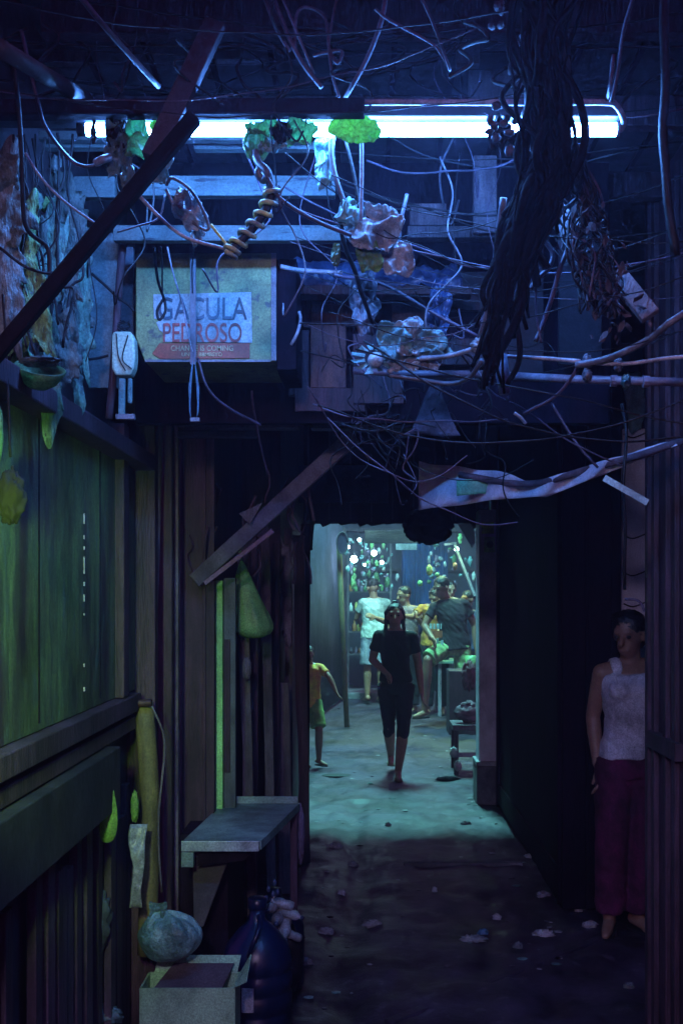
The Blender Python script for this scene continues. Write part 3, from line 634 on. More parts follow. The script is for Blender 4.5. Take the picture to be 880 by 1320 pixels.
for x,y,lab in ((756,466,'grey taped splice where cables fork on the right'),(796,470,'dull taped splice nearer the right edge'),(756,484,'small clip hanging under the right splice'),(806,492,'teal scrap stuck on the level pipe')):
    o = wad(P(x,y,2.7), .012,.014,.018, x, .5).build('splice', CABG if x!=806 else TEALP, smooth=True); tag(o, lab, 'splice')
# crumpled fittings (450-570, 430-480)
ft = thing('lamp_holder', 'dusty round fitting with frayed foil rim left of the pale cables', 'fitting', P(484,464,2.8))
MB().lathe([(.002,-.02),(.016,-.018),(.019,-.008),(.019,.004),(.014,.014),(.002,.018)], P(484,464,2.78), 20, (.2,-1,.1)).build('hub', WPLAS, ft, smooth=True)
m = MB()
for k in range(11):
    a_ = k*2*math.pi/11; r_ = random.uniform(.045,.07); c_ = P(480,461,2.8)
    m.prism([c_+V((math.cos(a_-.2)*.02,0,math.sin(a_-.2)*.02)), c_+V((math.cos(a_-.18)*r_,random.uniform(-.02,.02),math.sin(a_-.18)*r_*.7)), c_+V((math.cos(a_+.16)*r_*.9,random.uniform(-.02,.02),math.sin(a_+.16)*r_*.65)), c_+V((math.cos(a_+.2)*.02,0,math.sin(a_+.2)*.02))], (0,.002,0))
m.build('petal_rim', TEALP, ft)
for x,y,w_,h_,mt,lab in ((508,442,34,36,TEALP,'crumpled teal plastic above the round fitting'),(528,436,30,40,WPLAS,'pale creased plastic lump between the fittings and the flap'),(545,440,52,26,TEALP,'flat teal flap pointing right at the cables'),(520,470,30,14,WPLAS,'small pale crumple lying on the sagging cable'),(553,468,24,12,PALE,'small pale label hanging on the cable')):
    scrap(x,y,w_,h_,2.8,mt,x,lab,.7,flat=(w_>50))

# dark cable trunk on the right and its knots
grp = 'wires in the dark trunk crossing the right of the tube'
TRK = M('silhouette_cable_rubber', (.005,.004,.006), (.002,.002,.003), 20, .85, .3, spec=.08)  # near-black copy of the cable rubber, backlit silhouette put into the colour
for i in range(66):
    o_ = random.uniform(-1.7,1.7); pts = []
    base = [(700,-10),(702,60),(708,130),(706,190),(694,250),(672,310),(650,380),(632,450),(624,520)]
    sp_ = [30,27,26,27,25,19,14,9,10]
    for (bx, by), s_ in zip(base, sp_): pts.append((bx+o_*s_*.66+random.gauss(0,10), by+random.uniform(-12,12), 2.33+.03*random.gauss(0,1)))
    pts = pts[:random.choice((5,6,7,7,8))]; lx, ly, lD = pts[-1]; pts.append((lx+random.uniform(-22,14), ly+random.uniform(20,50), 2.36))
    cable(pts, random.choice((.0028,.0035,.0045,.006,.009)), TRK, 'black wire within the thick dark trunk of cables crossing the tube', 'trunk_cable', 'cable', grp, wob=.006)
MB_ = wad(P(706,120,2.36), .05,.04,.17, 77, .25).build('tape_wrap', CABD, smooth=True); tag(MB_, 'lumpy black tape wrap around the cable trunk over the tube', 'tape')
grp = 'dead leaf like tags on the hanging tangle at the right'
TAGM = M('dusty_black_leaf', (.09,.07,.10), (.02,.015,.025), 12, .6, .4)
for i in range(34):
    t = random.random(); x0 = 760+random.gauss(0,18); y0 = 255+random.uniform(0,20)
    pts = [(735+random.uniform(-10,12),190,2.4),(750+random.uniform(-12,14),250,2.45)]
    for k in range(4): pts.append((748+k*10+random.uniform(-28,34), 285+k*36+random.uniform(-14,14), 2.5+random.uniform(-.05,.05)))
    cable(pts, random.uniform(.0015,.003), CABD if i%5 else CABP, 'thin curly wire in the hanging tangle right of the trunk', 'tangle_wire', 'wire', 'curly wires in the right hand tangle', wob=.010)
for i in range(95):
    y = random.uniform(215,440); cxm = 735+(y-215)*.22 if y < 330 else 775+(y-330)*.1
    x = cxm+random.gauss(0,22 if y>300 else 14); D = 2.48+random.uniform(-.06,.06)
    c_ = P(x,y,D); a_ = random.random()*6.28; l = random.uniform(.008,.019)
    R = Euler((random.random()*3, random.random()*3, a_)).to_matrix()
    o = MB().add([c_+R@V(q) for q in ((-l,0,0),(-l*.3,l*.45,.002),(l*.5,l*.4,-.002),(l,0,.003),(l*.4,-l*.45,0),(-l*.4,-l*.4,.003))], [(0,1,2,3,4,5)]).build('dry_leaf', TAGM, solid=.001)
    tag(o, 'small dusty dead leaf caught in the hanging tangle at the right', 'leaf', grp)
for i in range(30):
    x, y = random.choice(((650,20),(665,60),(672,160),(640,165),(655,150),(680,90)))
    x += random.gauss(0,12); y += random.gauss(0,12); D = 2.42
    o = wad(P(x,y,D), random.uniform(.005,.014), .01, random.uniform(.005,.014), i+50, .7, 8, 12, 9).build('dry_leaf', TAGM if i%4 else CABG, smooth=True)
    tag(o, 'small curled dead leaf clinging to the trunk near the tube', 'leaf', 'curled leaves on the cable trunk')
o = MB().bar(P(705,262,2.6), P(738,300,2.55), .05, .02, up=(0,1,0)).build('board', WOODL, bevel=.003); tag(o, 'short blue lit timber end beside the cable trunk', 'board')
o = MB().bar(P(792,352,2.6), P(838,408,2.55), .045, .02, up=(0,1,0)).build('board', WOODL, bevel=.003); tag(o, 'short slanting timber in the right hand tangle', 'board')
# random thin wires in lintel zone
for i in range(46):
    x, y = random.uniform(440,640), random.uniform(370,560); D = random.uniform(2.9,3.6)
    pts = [(x,y,D)]
    for k in range(4): x += random.uniform(-22,28); y += random.uniform(-8,38); pts.append((x,y,D+random.uniform(-.05,.05)))
    cable(pts, random.uniform(.0012,.0028), (CABD,CABP,CABD,CABD)[i%4], 'thin loose wire hanging in the tangle under the loft front', 'loose_wire', 'wire', 'loose wires under the loft front', wob=.008)
for i in range(16):
    x, y = random.uniform(0,880), random.uniform(-10,60); D = random.uniform(2.4,2.9)
    pts = [(x,y,D)]
    for k in range(4): x += random.uniform(-70,70); y += random.uniform(8,40); pts.append((x,y,D+random.uniform(-.05,.05)))
    cable(pts, random.uniform(.0025,.005), (CABD,CABD,CABD)[i%3], 'dark wire looping in the gloom under the roof above the tube', 'roof_wire', 'wire', 'dark wires under the roof', wob=.01)
for i in range(22):
    x, y = random.uniform(225,400), random.uniform(590,700); D = random.uniform(4.5,5.2)
    pts = [(x,y,D)]
    for k in range(3): x += random.uniform(-8,8); y += random.uniform(8,26); pts.append((x,y,D))
    o = cable(pts, random.uniform(.003,.006), (WOODL,WOOD,WOOD)[i%3], 'ragged fringe strip hanging in the left doorway recess', 'fringe_strip', 'strip', 'ragged strips in the left doorway recess', wob=.01)
# grey cloth funnel near middle and tarp
o = sheet(P(560,530,3.3), (.14,0,0), (0,0,.14), 12, 14, .03, 10, 21, taper=lambda t: 1.1-t*.9).build('hanging_cloth', M('dusty_violet_cloth',(.16,.14,.20),(.07,.06,.09),8,.9,.4), smooth=True, solid=.002)
tag(o, 'dusty grey cloth funnel hanging from the tangle centre', 'cloth')
tp = thing('awning_sheet', 'sagging tarpaulin strip with a green patch stretched to the right edge', 'tarpaulin', P(600,625,4.0))
def tarp_pts(t):
    x = 540+t*330; D = 4.3-t*.9
    top = 594+t*46 if t < .3 else (608+(t-.3)*90 if t < .45 else 621.5-(t-.45)*100)
    bot = 656-t*40 if t < .35 else 642-(t-.35)*20 if t < .5 else 639-(t-.5)*130
    return P(x, top, D), P(x, bot+1, D)
vs = []; n = 60
for i in range(n+1):
    A, B = tarp_pts(i/n)
    for k in range(9):
        q = A.lerp(B, k/8); q.y += .03*math.sin(i*.55+k*.3)+.05*noise.noise(q*5); vs.append(q)
MB().add(vs, [(i*9+k, i*9+k+1, (i+1)*9+k+1, (i+1)*9+k) for i in range(n) for k in range(8)]).build('sheet', M('grey_violet_tarpaulin',(.74,.72,.84),(.50,.48,.60),5,.6,.4,grime=.3), tp, smooth=True, solid=.003)
MB().tube(smoothpath([P(592,612,4.08), P(680,624,3.9), P(760,604,3.7), P(820,588,3.5), P(885,566,3.38)]), .012, 8).build('hem_roll', M('hem_cloth',(.16,.10,.13),(.08,.05,.07),12,.7,.4), tp, smooth=True)
sheet(P(616,627,4.04), (.15,-.03,0.008), (0,0,.055), 8, 5, .008, 8, 2).build('green_patch', M('green_patch',(.30,.85,.50),(.22,.65,.38),9,.5,.2), tp, smooth=True, solid=.002)

# ------------------------------------------------------------ left posts and doorway recess
o = thing('drain_pipe', 'tall grey drain pipe with a collar left of the doorway recess', 'pipe', (P(203,0,4.15).x, 4.15, 1.2))
x = P(203,0,4.15).x
MB().tube([V((x-.035,4.15,1.22)), V((x+.0,4.15,2.31))], .025, 14).build('pipe', PIPEG, o, smooth=True)
MB().tube([V((x,4.15,2.28)), V((x,4.15,2.37))], .036, 14).build('collar', PIPEG, o, smooth=True, bevel=.004)
o = MB().box(P(210,0,4.25).x, P(222,0,4.25).x, 4.25, 4.31, 0, 2.35).build('timber_post', WOOD, bevel=.005); tag(o, 'dark timber post immediately right of the drain pipe', 'post')
o = MB().box(P(224,0,4.35).x, P(230,0,4.35).x, 4.35, 4.39, 0, 2.3).build('timber_post', WOODL, bevel=.004); tag(o, 'slim timber post framing the left doorway recess', 'post')
o = MB().box(XL-.1, P(196,0,4.0).x, 4.06, 4.12, 0, 3.0).build('return_board', WOOD, bevel=.004); tag(o, 'upright dark board closing the end of the shuttered wall', 'board')
o = MB().tube(smoothpath([P(185,905,3.95), P(192,1000,3.95), P(193,1090,3.95), P(190,1230,3.95)]), [.036]*22 if False else .034, 14).build('ochre_post', YELLOW, smooth=True); tag(o, 'ochre yellow rounded post standing beside the shuttered wall', 'post')
o = MB().tube([P(164,907,3.9), P(196,906,3.9)], .014, 8).build('rail_knob', RUST, smooth=True, bevel=.003); tag(o, 'rusty bolt end on top of the ochre post', 'bolt')
o = cable([(196,910,3.85),(212,960,3.85),(204,1060,3.85),(208,1150,3.85)], .004, WOODL, 'thin string trailing beside the ochre post', 'string', 'string')
# recess back and side
o = thing('alley_wall', 'dark ribbed wall inside the left doorway recess', 'wall', (-.8, 4.9, 0))
MB().box(P(150,0,4.6).x, P(276,0,4.6).x, 4.6, 4.66, 0, 3.09).build('panel', WOOD, o)
m = MB()
for k in range(2): x = P(232+k*30,0,4.6).x; m.box(x, x+.012, 4.585, 4.598, 0.02, 2.4)
m.build('ribs', WOOD, o, bevel=.002)
# green door strip
o = thing('door_leaf', 'half open door leaf with a bright green edge behind the counter', 'door', (P(280,0,4.75).x, 4.75, 0))
x0, x1, x2 = P(276,0,4.7).x, P(287,0,4.7).x, P(303,0,4.7).x
MB().box(x0, x1, 4.70, 4.74, .1, P(0,748,4.7).z).build('edge_strip', M('bright_green_paint',(.35,.80,.25),(.22,.55,.18),8,.5,.2), o, bevel=.003)
MB().box(x1+.002, x2, 4.72, 4.75, .1, P(0,745,4.7).z).build('panel', M('grey_green_door',(.12,.15,.15),(.06,.07,.08),8,.6,.3,stretch=(2,2,.4)), o, bevel=.003)
MB().box(x1+.006, x1+.03, 4.705, 4.718, .9, 1.45).build('inner_strip', WOOD, o)
# left wall from recess to the far opening
lw = thing('alley_wall', 'left passage wall of rough planks behind the leaning boards', 'wall', (-.62, 7, 0))
MB().box(-.82, -.70, 4.8, 6.6, 0, 3.1).build('panel', WOOD, lw)
MB().box(-.60, -.48, 6.6, 9.2, 0, 3.1).build('panel', WOOD, lw)
MB().box(-.70, -.60, 6.6, 6.7, 0, 3.1).build('panel', WOOD, lw)
uprights = [(305,318,5.1,700,1030,WOODL),(322,333,5.4,690,1060,WOOD),(335,347,5.6,680,1095,WOODL),(350,360,6.0,700,1110,WOOD),(352,372,6.2,880,1125,WOODL),(366,376,6.6,680,1060,WOODL),(378,392,6.9,690,1100,WOOD),(388,400,7.6,675,1050,BLACK)]
ulabs = ['rough post directly left of the green hanging bag','dark plank behind the green hanging bag','grey violet plank right of the green hanging bag','tall dark plank leaning left of the far opening','short split plank leaning low against the left wall','grey plank with torn paper in the left passage','dark plank second from the far opening','black plank forming the left jamb of the far opening']
for (x0,x1,D,y0,y1,mt), lab in zip(uprights, ulabs):
    zt = P(0,y0,D).z; xa, xb = P(x0,0,D).x, P(x1,0,D).x; ln = random.uniform(-.01,.05)
    m = MB(); nseg = 8; rings = []
    for k in range(nseg+1):
        z = zt*k/nseg; w1 = random.uniform(-.006,.006); off = ln*(1-k/nseg)
        rings.append([(xa+off+w1, D, z),(xb+off+w1*.3, D, z),(xb+off+w1*.3, D+.03, z),(xa+off+w1, D+.03, z)])
    o = m.loft(rings).build('plank', mt, bevel=.002); tag(o, lab, 'plank', 'upright planks along the left passage')
o = sheet(P(369,760,6.55), (.05,0,0), (0,0,.55), 8, 30, .03, 8, 14, ragged=.9).build('torn_paper', PALE, smooth=True, solid=.001); tag(o, 'torn pale paper strip stuck to a plank left of the far opening', 'paper')
o = sheet(P(400,690,8.4), (.06,0,0), (0,0,.22), 5, 10, .01, 6, 5, taper=lambda t: .5+.5*t).build('light_strip', TEALP, smooth=True, solid=.002); tag(o, 'narrow teal scrap on the left jamb of the far opening', 'scrap')
# bits near (340,690): pale triangles
o = MB().prism([P(308,662,4.35),P(338,648,4.35),P(322,676,4.35)], (0,.01,0)).build('board', WOODL); tag(o, 'small pale triangular offcut wedged above the brace', 'board')
o = MB().prism([P(322,694,4.6),P(345,676,4.6),P(345,690,4.6)], (0,.01,0)).build('board', PALE); tag(o, 'small pale triangular offcut wedged below the brace', 'board')
# green hanging bag
gb = thing('plastic_bag', 'green plastic bag tied up and hanging in the left passage', 'bag', P(326,720,4.95))
D = 4.95; rings = []
for k, (y, hw, cx_) in enumerate(((722,1.5,311),(730,4,312),(742,8,313),(760,13,316),(780,17.5,320),(798,21,325.5),(810,21.5,327),(818,18,327),(823,8,327))):
    c_ = P(cx_, y, D); r_ = hw*D/F; ring = []
    for j in range(28):
        a_ = j*2*math.pi/28; rr = r_*1.18*(1+.15*abs(math.sin(a_*4.5+k*.15))*(1-k/13)-.06+.10*noise.noise(V((math.cos(a_)*2, math.sin(a_)*2, k*.4))))
        ring.append(c_+V((rr*math.cos(a_), rr*.7*math.sin(a_), 0)))
    rings.append(ring)
MB().loft(rings).build('body', GDARK, gb, smooth=True, sub=1)
MB().tube([P(311,722,D), P(309,708,D)], .006, 6).build('knot', GDARK, gb, smooth=True)
o = wad(P(318,862,4.95), .02,.02,.05, 3, .5).build('rag', WOODL, smooth=True); tag(o, 'small pale rag hanging on a post under the green bag', 'rag')
# lime bag on the shutter board
lb = thing('plastic_bag', 'glowing lime plastic bag hung on the corner of the dark board, left', 'bag', P(140,980,3.45))
D = 3.42; rings = []
for k, (y, hw, cx_) in enumerate(((974,1.5,129),(984,3,131),(1000,6,134),(1020,8,139),(1045,10.5,141),(1066,11.5,140),(1080,10,139),(1087,4,138))):
    c_ = P(cx_, y, D); r_ = hw*D/F
    rings.append([c_+V((r_*(1+.12*math.sin(a_*5+k*.3))*math.cos(a_), r_*.8*math.sin(a_), 0)) for a_ in [j*2*math.pi/22 for j in range(22)]])
MB().loft(rings).build('body', GNEON, lb, smooth=True, sub=1)
o = wad(P(174,1040,3.8), .014,.012,.055, 33, .5).build('plastic_scrap', GNEON, smooth=True); tag(o, 'small lime scrap tied beside the ochre post', 'plastic scrap')
o = sheet(P(178,1116,3.75), (.05,0,0), (0,.01,.27), 8, 18, .02, 12, 12, taper=lambda t: .9-.3*math.sin(t*5)).build('paper_bag', WPLAS, smooth=True, solid=.004); tag(o, 'pale folded plastic sleeve hanging beside the ochre post', 'plastic sleeve')

# counter
ct = thing('counter', 'small metal topped counter shelf jutting from the left wall', 'counter', (P(300,0,4.5).x, 4.5, 0))
zt = .76
A = [V((P(232,0,4.05).x, 4.05, zt)), V((P(334,0,4.05).x, 4.05, zt)), V((P(386,0,4.95).x, 4.95, zt)), V((P(285,0,4.95).x, 4.95, zt))]
D0 = 4.08
f0, f1 = P(234,1085,D0), P(334,1085,D0); zt = f0.z; D1 = (H-zt)*F/(1036-CY)
bk0, bk1 = P(286,1036,D1), P(384,1036,D1)
steel = M('worn_sheet_metal', (.34,.52,.46), (.18,.28,.26), 6, .4, .12, metal=.2, rough2=.6)
MB().prism([f0, f1, bk1, bk0], (0,0,-.02)).build('top', steel, ct, bevel=.003)
MB().prism([f0+V((0,-.008,.004)), f1+V((0,-.008,.004)), f1+V((0,-.008,-.034)), f0+V((0,-.008,-.034))], (0,.006,0)).build('front_lip', M('pale_edge_metal',(.48,.60,.58),(.36,.46,.46),10,.35,.1,metal=.3), ct, bevel=.002)
MB().prism([f1+V((.002,0,.004)), bk1+V((.002,0,.004)), bk1+V((.002,0,-.03)), f1+V((.002,0,-.03))], (.006,0,0)).build('side_lip', steel, ct, bevel=.002)
MB().prism([bk0+V((0,0.001,.03)), bk1+V((0,.001,.03)), bk1+V((0,.001,0)), bk0+V((0,.001,0))], (0,.008,0)).build('back_lip', steel, ct, bevel=.002)
MB().box(f0.x, f0.x+.045, D0-.012, D0+.02, zt-.09, zt-.036).build('corner_flap', steel, ct, bevel=.003)
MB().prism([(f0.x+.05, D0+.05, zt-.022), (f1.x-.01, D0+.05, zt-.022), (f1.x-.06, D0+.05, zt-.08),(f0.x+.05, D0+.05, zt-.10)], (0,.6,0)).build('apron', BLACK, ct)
MB().prism([P(248,1104,D0+.1),P(296,1104,D0+.1),P(262,1195,D0+.1),P(250,1195,D0+.1)], (0,.03,0)).build('bracket', M('dusty_wood',(.16,.14,.15),(.1,.08,.09),8,.7,.3), ct, bevel=.003)
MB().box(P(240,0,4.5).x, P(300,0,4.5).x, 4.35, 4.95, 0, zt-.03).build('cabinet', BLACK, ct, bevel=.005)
MB().box(bk1.x-.03, bk1.x, D1-.05, D1-.02, 0, zt-.022).build('leg', WOOD, ct, bevel=.003)
o = wad(P(387,1075,4.85), .02,.03,.13, 8, .4).build('rag', M('violet_rag',(.20,.15,.22),(.1,.07,.11),9,.8,.4), smooth=True); tag(o, 'crumpled rag hanging off the far corner of the counter', 'rag')

# bag of stuff, box, jug, bottles
sb = thing('stuffed_bag', 'round stuffed teal plastic bag resting at the back of the cardboard box', 'bag', P(212,1208,3.9))
rings = []; c0 = P(212,1208,3.9)
for k in range(26):
    th = math.pi*(.04+.96*k/25); rg_ = []
    for j in range(72):
        a_ = 2*math.pi*j/72; f_ = max(0, (k-11)/14)
        rr = (.106+.010*noise.noise(V((math.cos(a_)*1.6, math.sin(a_)*1.6, th*1.5))))*math.sin(th)**.85*(1+f_*.16*math.sin(a_*9+2*noise.noise(V((a_,th,0))))+.02*noise.noise(V((a_*5,th*9,2))))
        rg_.append(c0+V((rr*math.cos(a_)+.02*math.sin(th), rr*.66*math.sin(a_), -.082*math.cos(th)+(.012*f_*math.sin(a_*4)))))
    rings.append(rg_)
MB().loft(rings).build('body', M('teal_stuffed_bag',(.28,.52,.52),(.12,.26,.28),16,.3,.7), sb, smooth=True)
sheet(c0+V((-.02,-.01,.095)), (.06,0,0), (0,.01,.05), 14, 14, .02, 40, 5).build('knot', TEALP, sb, smooth=True, solid=.001)
bx = thing('cardboard_box', 'open greenish cardboard box at the bottom edge of the picture', 'box', (P(247,0,3.9).x, 4.0, 0))
D = 3.82; a, b = P(180,1274,D), P(303,1274,D); zt2 = a.z
m = MB(); w_ = .006
m.box(a.x, b.x, D, D+w_, 0, zt2); m.box(a.x, b.x, D+.16, D+.16+w_, 0, zt2); m.box(a.x, a.x+w_, D+w_, D+.16, 0, zt2); m.box(b.x-w_, b.x, D+w_, D+.16, 0, zt2)
m.box(a.x+w_, b.x-w_, D+w_, D+.16, .005, .015)
m.build('carton', CARD, bx)
m = MB().prism([(a.x+.02, D+.164, zt2),(b.x-.01, D+.164, zt2),(b.x-.0, D+.19, zt2+.05),(a.x+.03, D+.19, zt2+.05)], (0,.005,0)); m.build('back_flap', CARD, bx)
MB().prism([(b.x, D+.01, zt2),(b.x, D+.16, zt2),(b.x+.035, D+.17, zt2+.06),(b.x+.035, D, zt2+.02)], (.004,0,0)).build('side_flap', CARD, bx)
MB().prism([(a.x+.04, D+.04, zt2-.02),(b.x-.05, D+.04, zt2-.02),(b.x-.02, D+.15, zt2+.03),(a.x+.09, D+.15, zt2+.03)], (0,0,.006)).build('inner_flap', CARDD, bx)
jg = thing('water_jug', 'large translucent blue water jug standing beside the cardboard box', 'jug', (P(330,0,4.3).x, 4.32, 0))
jx, jy = P(331,0,4.3).x, 4.32
MB().lathe([(.02,.0),(.125,.002),(.132,.015),(.132,.055),(.126,.065),(.126,.075),(.132,.085),(.132,.13),(.126,.14),(.126,.15),(.132,.16),(.132,.205),(.126,.215),(.126,.225),(.132,.235),(.130,.27),(.115,.315),(.075,.365),(.040,.395),(.030,.41),(.030,.445)], (jx,jy,0), 40).build('body', JUG, jg, smooth=True)
MB().lathe([(.034,.447),(.036,.45),(.036,.485),(.03,.488)], (jx,jy,0), 24).build('cap', JUG, jg, smooth=True)
MB().box(jx-.045, jx+.0, jy-.142, jy-.134, .10, .19).build('label', PAPER, jg, bevel=.003)
MB().tube(smoothpath([V((jx-.02,jy-.12,.30)), V((jx,jy-.15,.36)), V((jx+.02,jy-.12,.41)), V((jx+.01,jy-.05,.43))]), .009, 8).build('handle', JUG, jg, smooth=True)
j2 = thing('water_jug', 'second dark jug half hidden behind the blue water jug', 'jug', (P(368,0,4.7).x, 4.8, 0))
MB().lathe([(.02,.0),(.12,.002),(.125,.02),(.125,.26),(.10,.31),(.045,.36),(.03,.38),(.03,.41)], (P(352,0,4.7).x,4.75,0), 32).build('body', JUG, j2, smooth=True)
for i, (x, y, s_) in enumerate(((352,1168,1),(366,1165,.9),(358,1182,1.1),(374,1178,.9),(350,1196,1),(368,1194,1.1),(378,1206,.8))):
    c_ = P(x, y, 4.5); R = V((random.uniform(-1,1), random.uniform(-1,.2), random.uniform(-.3,.5))).normalized()
    o = thing('bottle', 'small clear empty bottle in the pile by the blue jug', 'bottle', c_, 'empty bottles piled by the jug')
    MB().lathe([(.004,-.045*s_),(.02*s_,-.043*s_),(.022*s_,-.02*s_),(.019*s_,0),(.022*s_,.02*s_),(.018*s_,.035*s_),(.008*s_,.05*s_),(.008*s_,.058*s_)], c_, 14, R).build('body', WPLAS, o, smooth=True)
    MB().lathe([(.010*s_,.059*s_),(.010*s_,.068*s_)], c_, 12, R).build('cap', BLUEP, o, smooth=True)
o = wad((P(366,0,4.55).x, 4.62, .16), .07,.06,.16, 60, .25).build('refuse_sack', M('black_sack',(.03,.03,.04),None,6,.25,.4), smooth=True); tag(o, 'black refuse sack under the pile of empty bottles', 'sack')
# small glints hanging above the jug
for i,(x,y) in enumerate(((354,1138),(346,1146),(352,1152),(343,1158),(358,1150),(336,1164))):
    o = wad(P(x,y,4.35), .008,.008,.012, i, .5).build('plastic_scrap', BLUEP, smooth=True); tag(o, 'tiny blue plastic glint stacked over the water jug', 'plastic scrap', 'blue glints over the jug')
# junk at the bottom left
for i,(x,y,w_,h_,mt,lab) in enumerate(((60,1255,.05,.07,TEALP,'bluish crumpled scrap low on the slatted boards'),(85,1300,.06,.05,BLUEP,'blue crumpled bag at the bottom left corner'),(130,1310,.07,.04,TEALP,'teal scrap pressed against the left side of the box'),(45,1290,.03,.06,PALE,'pale folded scrap at the bottom left'),(120,1190,.06,.12,M('blue_stain_cloth',(.08,.12,.16),(.03,.04,.06),5,.8,.3),'dull blue cloth hung on the slats'))):
    o = wad(P(x,y,2.9+ (x/60)*.35), w_,.03,h_, i+70, .6).build('scrap', mt, smooth=True); tag(o, lab, 'scrap')

# ------------------------------------------------------------ litter on the ground
def on_ground(px, py):
    D = H*F/(py-CY); x = (px-CX)*D/F; return V((x, D, gz(x, D)))
lit = [(481,1190,.07,'flat white scrap of paper in the middle of the alley floor'),(610,1210,.09,'large pale crumpled paper on the floor, centre right'),(622,1201,.035,'small blue scrap beside the large pale crumpled paper'),(700,1206,.07,'broken pale scrap heap in front of the person on the right'),
       (667,1222,.03,'bright little foil glint right of the crumpled paper'),(420,1198,.05,'oval pale scrap near the bottles'),(433,1092,.06,'thin bright scrap by the edge of the lit ground'),(455,1112,.04,'small scrap behind the bright thin one'),(392,1245,.05,'pale cup like scrap beside the jug'),
       (640,1180,.03,'tiny scrap at the foot of the black wall'),(685,1108,.06,'crumpled foil at the foot of the black wall'),(735,1130,.04,'pair of shiny bits near the recess'),(760,1195,.05,'pale slipper like scrap by the feet on the right'),(810,1272,.03,'small scrap at the lower right'),
       (700,1155,.05,'row of shiny crumbs on the dark floor'),(745,1170,.03,'small round pale bit near the recess'),(500,1065,.03,'small pebble at the edge of the lit ground'),(600,1062,.05,'crumpled wrapper near the pillar foot'),(440,1150,.03,'thin sliver on the dark floor left of centre'),(560,1150,.02,'tiny speck in the middle of the dark floor')]
for i,(x,y,w_,lab) in enumerate(lit):
    c_ = on_ground(x, y); mt = (PAPER, WPLAS, PALE)[i%3] if i != 2 else M('sky_blue_scrap',(.15,.4,.7),None,8,.4,.2)
    o = wad(c_+V((0,0,.008)), w_*.75, w_*.42, .022, i+5, 1.0, 14).build('litter', mt, smooth=True); tag(o, lab, 'litter')
grp = 'small rubbish specks over the alley floor'
LM = [PAPER, PALE, TEALP, WOODL, CABG, BLACK]
for i in range(120):
    if i < 70: x, y = random.uniform(-.35,.98), random.uniform(4.5,9.2)
    else:
        x, y = random.uniform(-.4,1.0), random.uniform(9.2,16)
    if i % 3 == 0: x = random.choice((random.gauss(.85,.08), random.gauss(-.25,.08)))
    s_ = random.uniform(.006,.022)
    o = wad(V((x,y,gz(x,y)+s_*.12)), s_*1.2, s_*.9, s_*.22, i, .7, 8, 12, 8).build('litter', random.choice(LM), smooth=True)
    o.rotation_euler = (0,0,0); tag(o, 'small rubbish speck on the alley floor', 'litter', grp)
o = wad(on_ground(577,1007)+V((0,0,.01)), .11,.06,.02, 91, .6).build('drain_debris', BLACK, smooth=True); tag(o, 'low dark heap of debris on the lit ground left of the pillar', 'debris')
# slipper / manhole dark oval
c_ = on_ground(434,1000)
o = MB().ell(c_+V((0,0,.012)), .155, .065, .015).build('drain_cover', M('black_rubber_mat',(.01,.01,.012),None,8,.6,.3), smooth=True); tag(o, 'black oval rubber mat on the lit ground by the left jamb', 'mat')
# low step / curb strips on dark floor
o = MB().box(on_ground(520,0+1118).x, .95, 6.78, 6.83, -.05, .03).build('threshold', CONC, bevel=.008); tag(o, 'low worn concrete threshold across the dark floor', 'threshold')
o = MB().bar(on_ground(500,1318)+V((0,0,.0)), on_ground(790,1205)+V((0,0,.0)), .05, .03).build('floor_ridge', GM, bevel=.008); tag(o, kind='structure')

# ------------------------------------------------------------ beyond the opening
yd = thing('far_fence', 'blue grey corrugated sheet fence left of the far opening', 'fence', (-.6, 14, 0))
def corr(p, q, z0, z1, mat, par, pitch=.07, amp=.012, name='sheet'):
    p, q = V((*p,0)), V((*q,0)); L_ = (q-p).length; n = int(L_/pitch*6); d_ = (q-p).normalized(); nn = V((-d_.y, d_.x, 0)); vs = []
    for i in range(n+1):
        w_ = p+d_*L_*i/n+nn*amp*math.sin(i*2*math.pi/6); vs += [w_+V((0,0,z0)), w_+V((0,0,z1))]
    return MB().add(vs, [(2*i,2*i+2,2*i+3,2*i+1) for i in range(n)]).build(name, mat, par, smooth=True, solid=.003)
corr((-1.1,9.35), (-.72,13.6), 0, 2.6, CORR, yd)
corr((-.70,13.6), (-.30,17.2), .05, 2.7, CORR, yd)
MB().box(-.34,-.26,17.1,17.2,0,2.6).build('post', WOOD, yd)
yp = MB().tube([V((P(437,0,13.8).x, 13.8, 2.2)), V((P(441,0,13.8).x, 13.8, 1.2)), V((P(447,0,13.8).x,13.8,.0))], .032, 12).build('ochre_pole', YELLOW, smooth=True); tag(yp, 'thin ochre yellow pole at the left inside the far opening', 'pole')
mr = thing('mirror', 'narrow round topped mirror frame on the ochre pole beyond the opening', 'mirror', P(441,700,13.7))
pts = [P(441+7*math.cos(a_), 700+ (14 if True else 0)*math.sin(a_), 13.7) for a_ in [k*2*math.pi/28 for k in range(29)]]
MB().tube(pts, .008, 6).build('frame', WOODL, mr, smooth=True)
MB().prism([p+V((0,.004,0)) for p in pts[:-1]], (0,.004,0)).build('glass', M('mirror_glass',(.1,.08,.14),None,4,.1,0), mr)
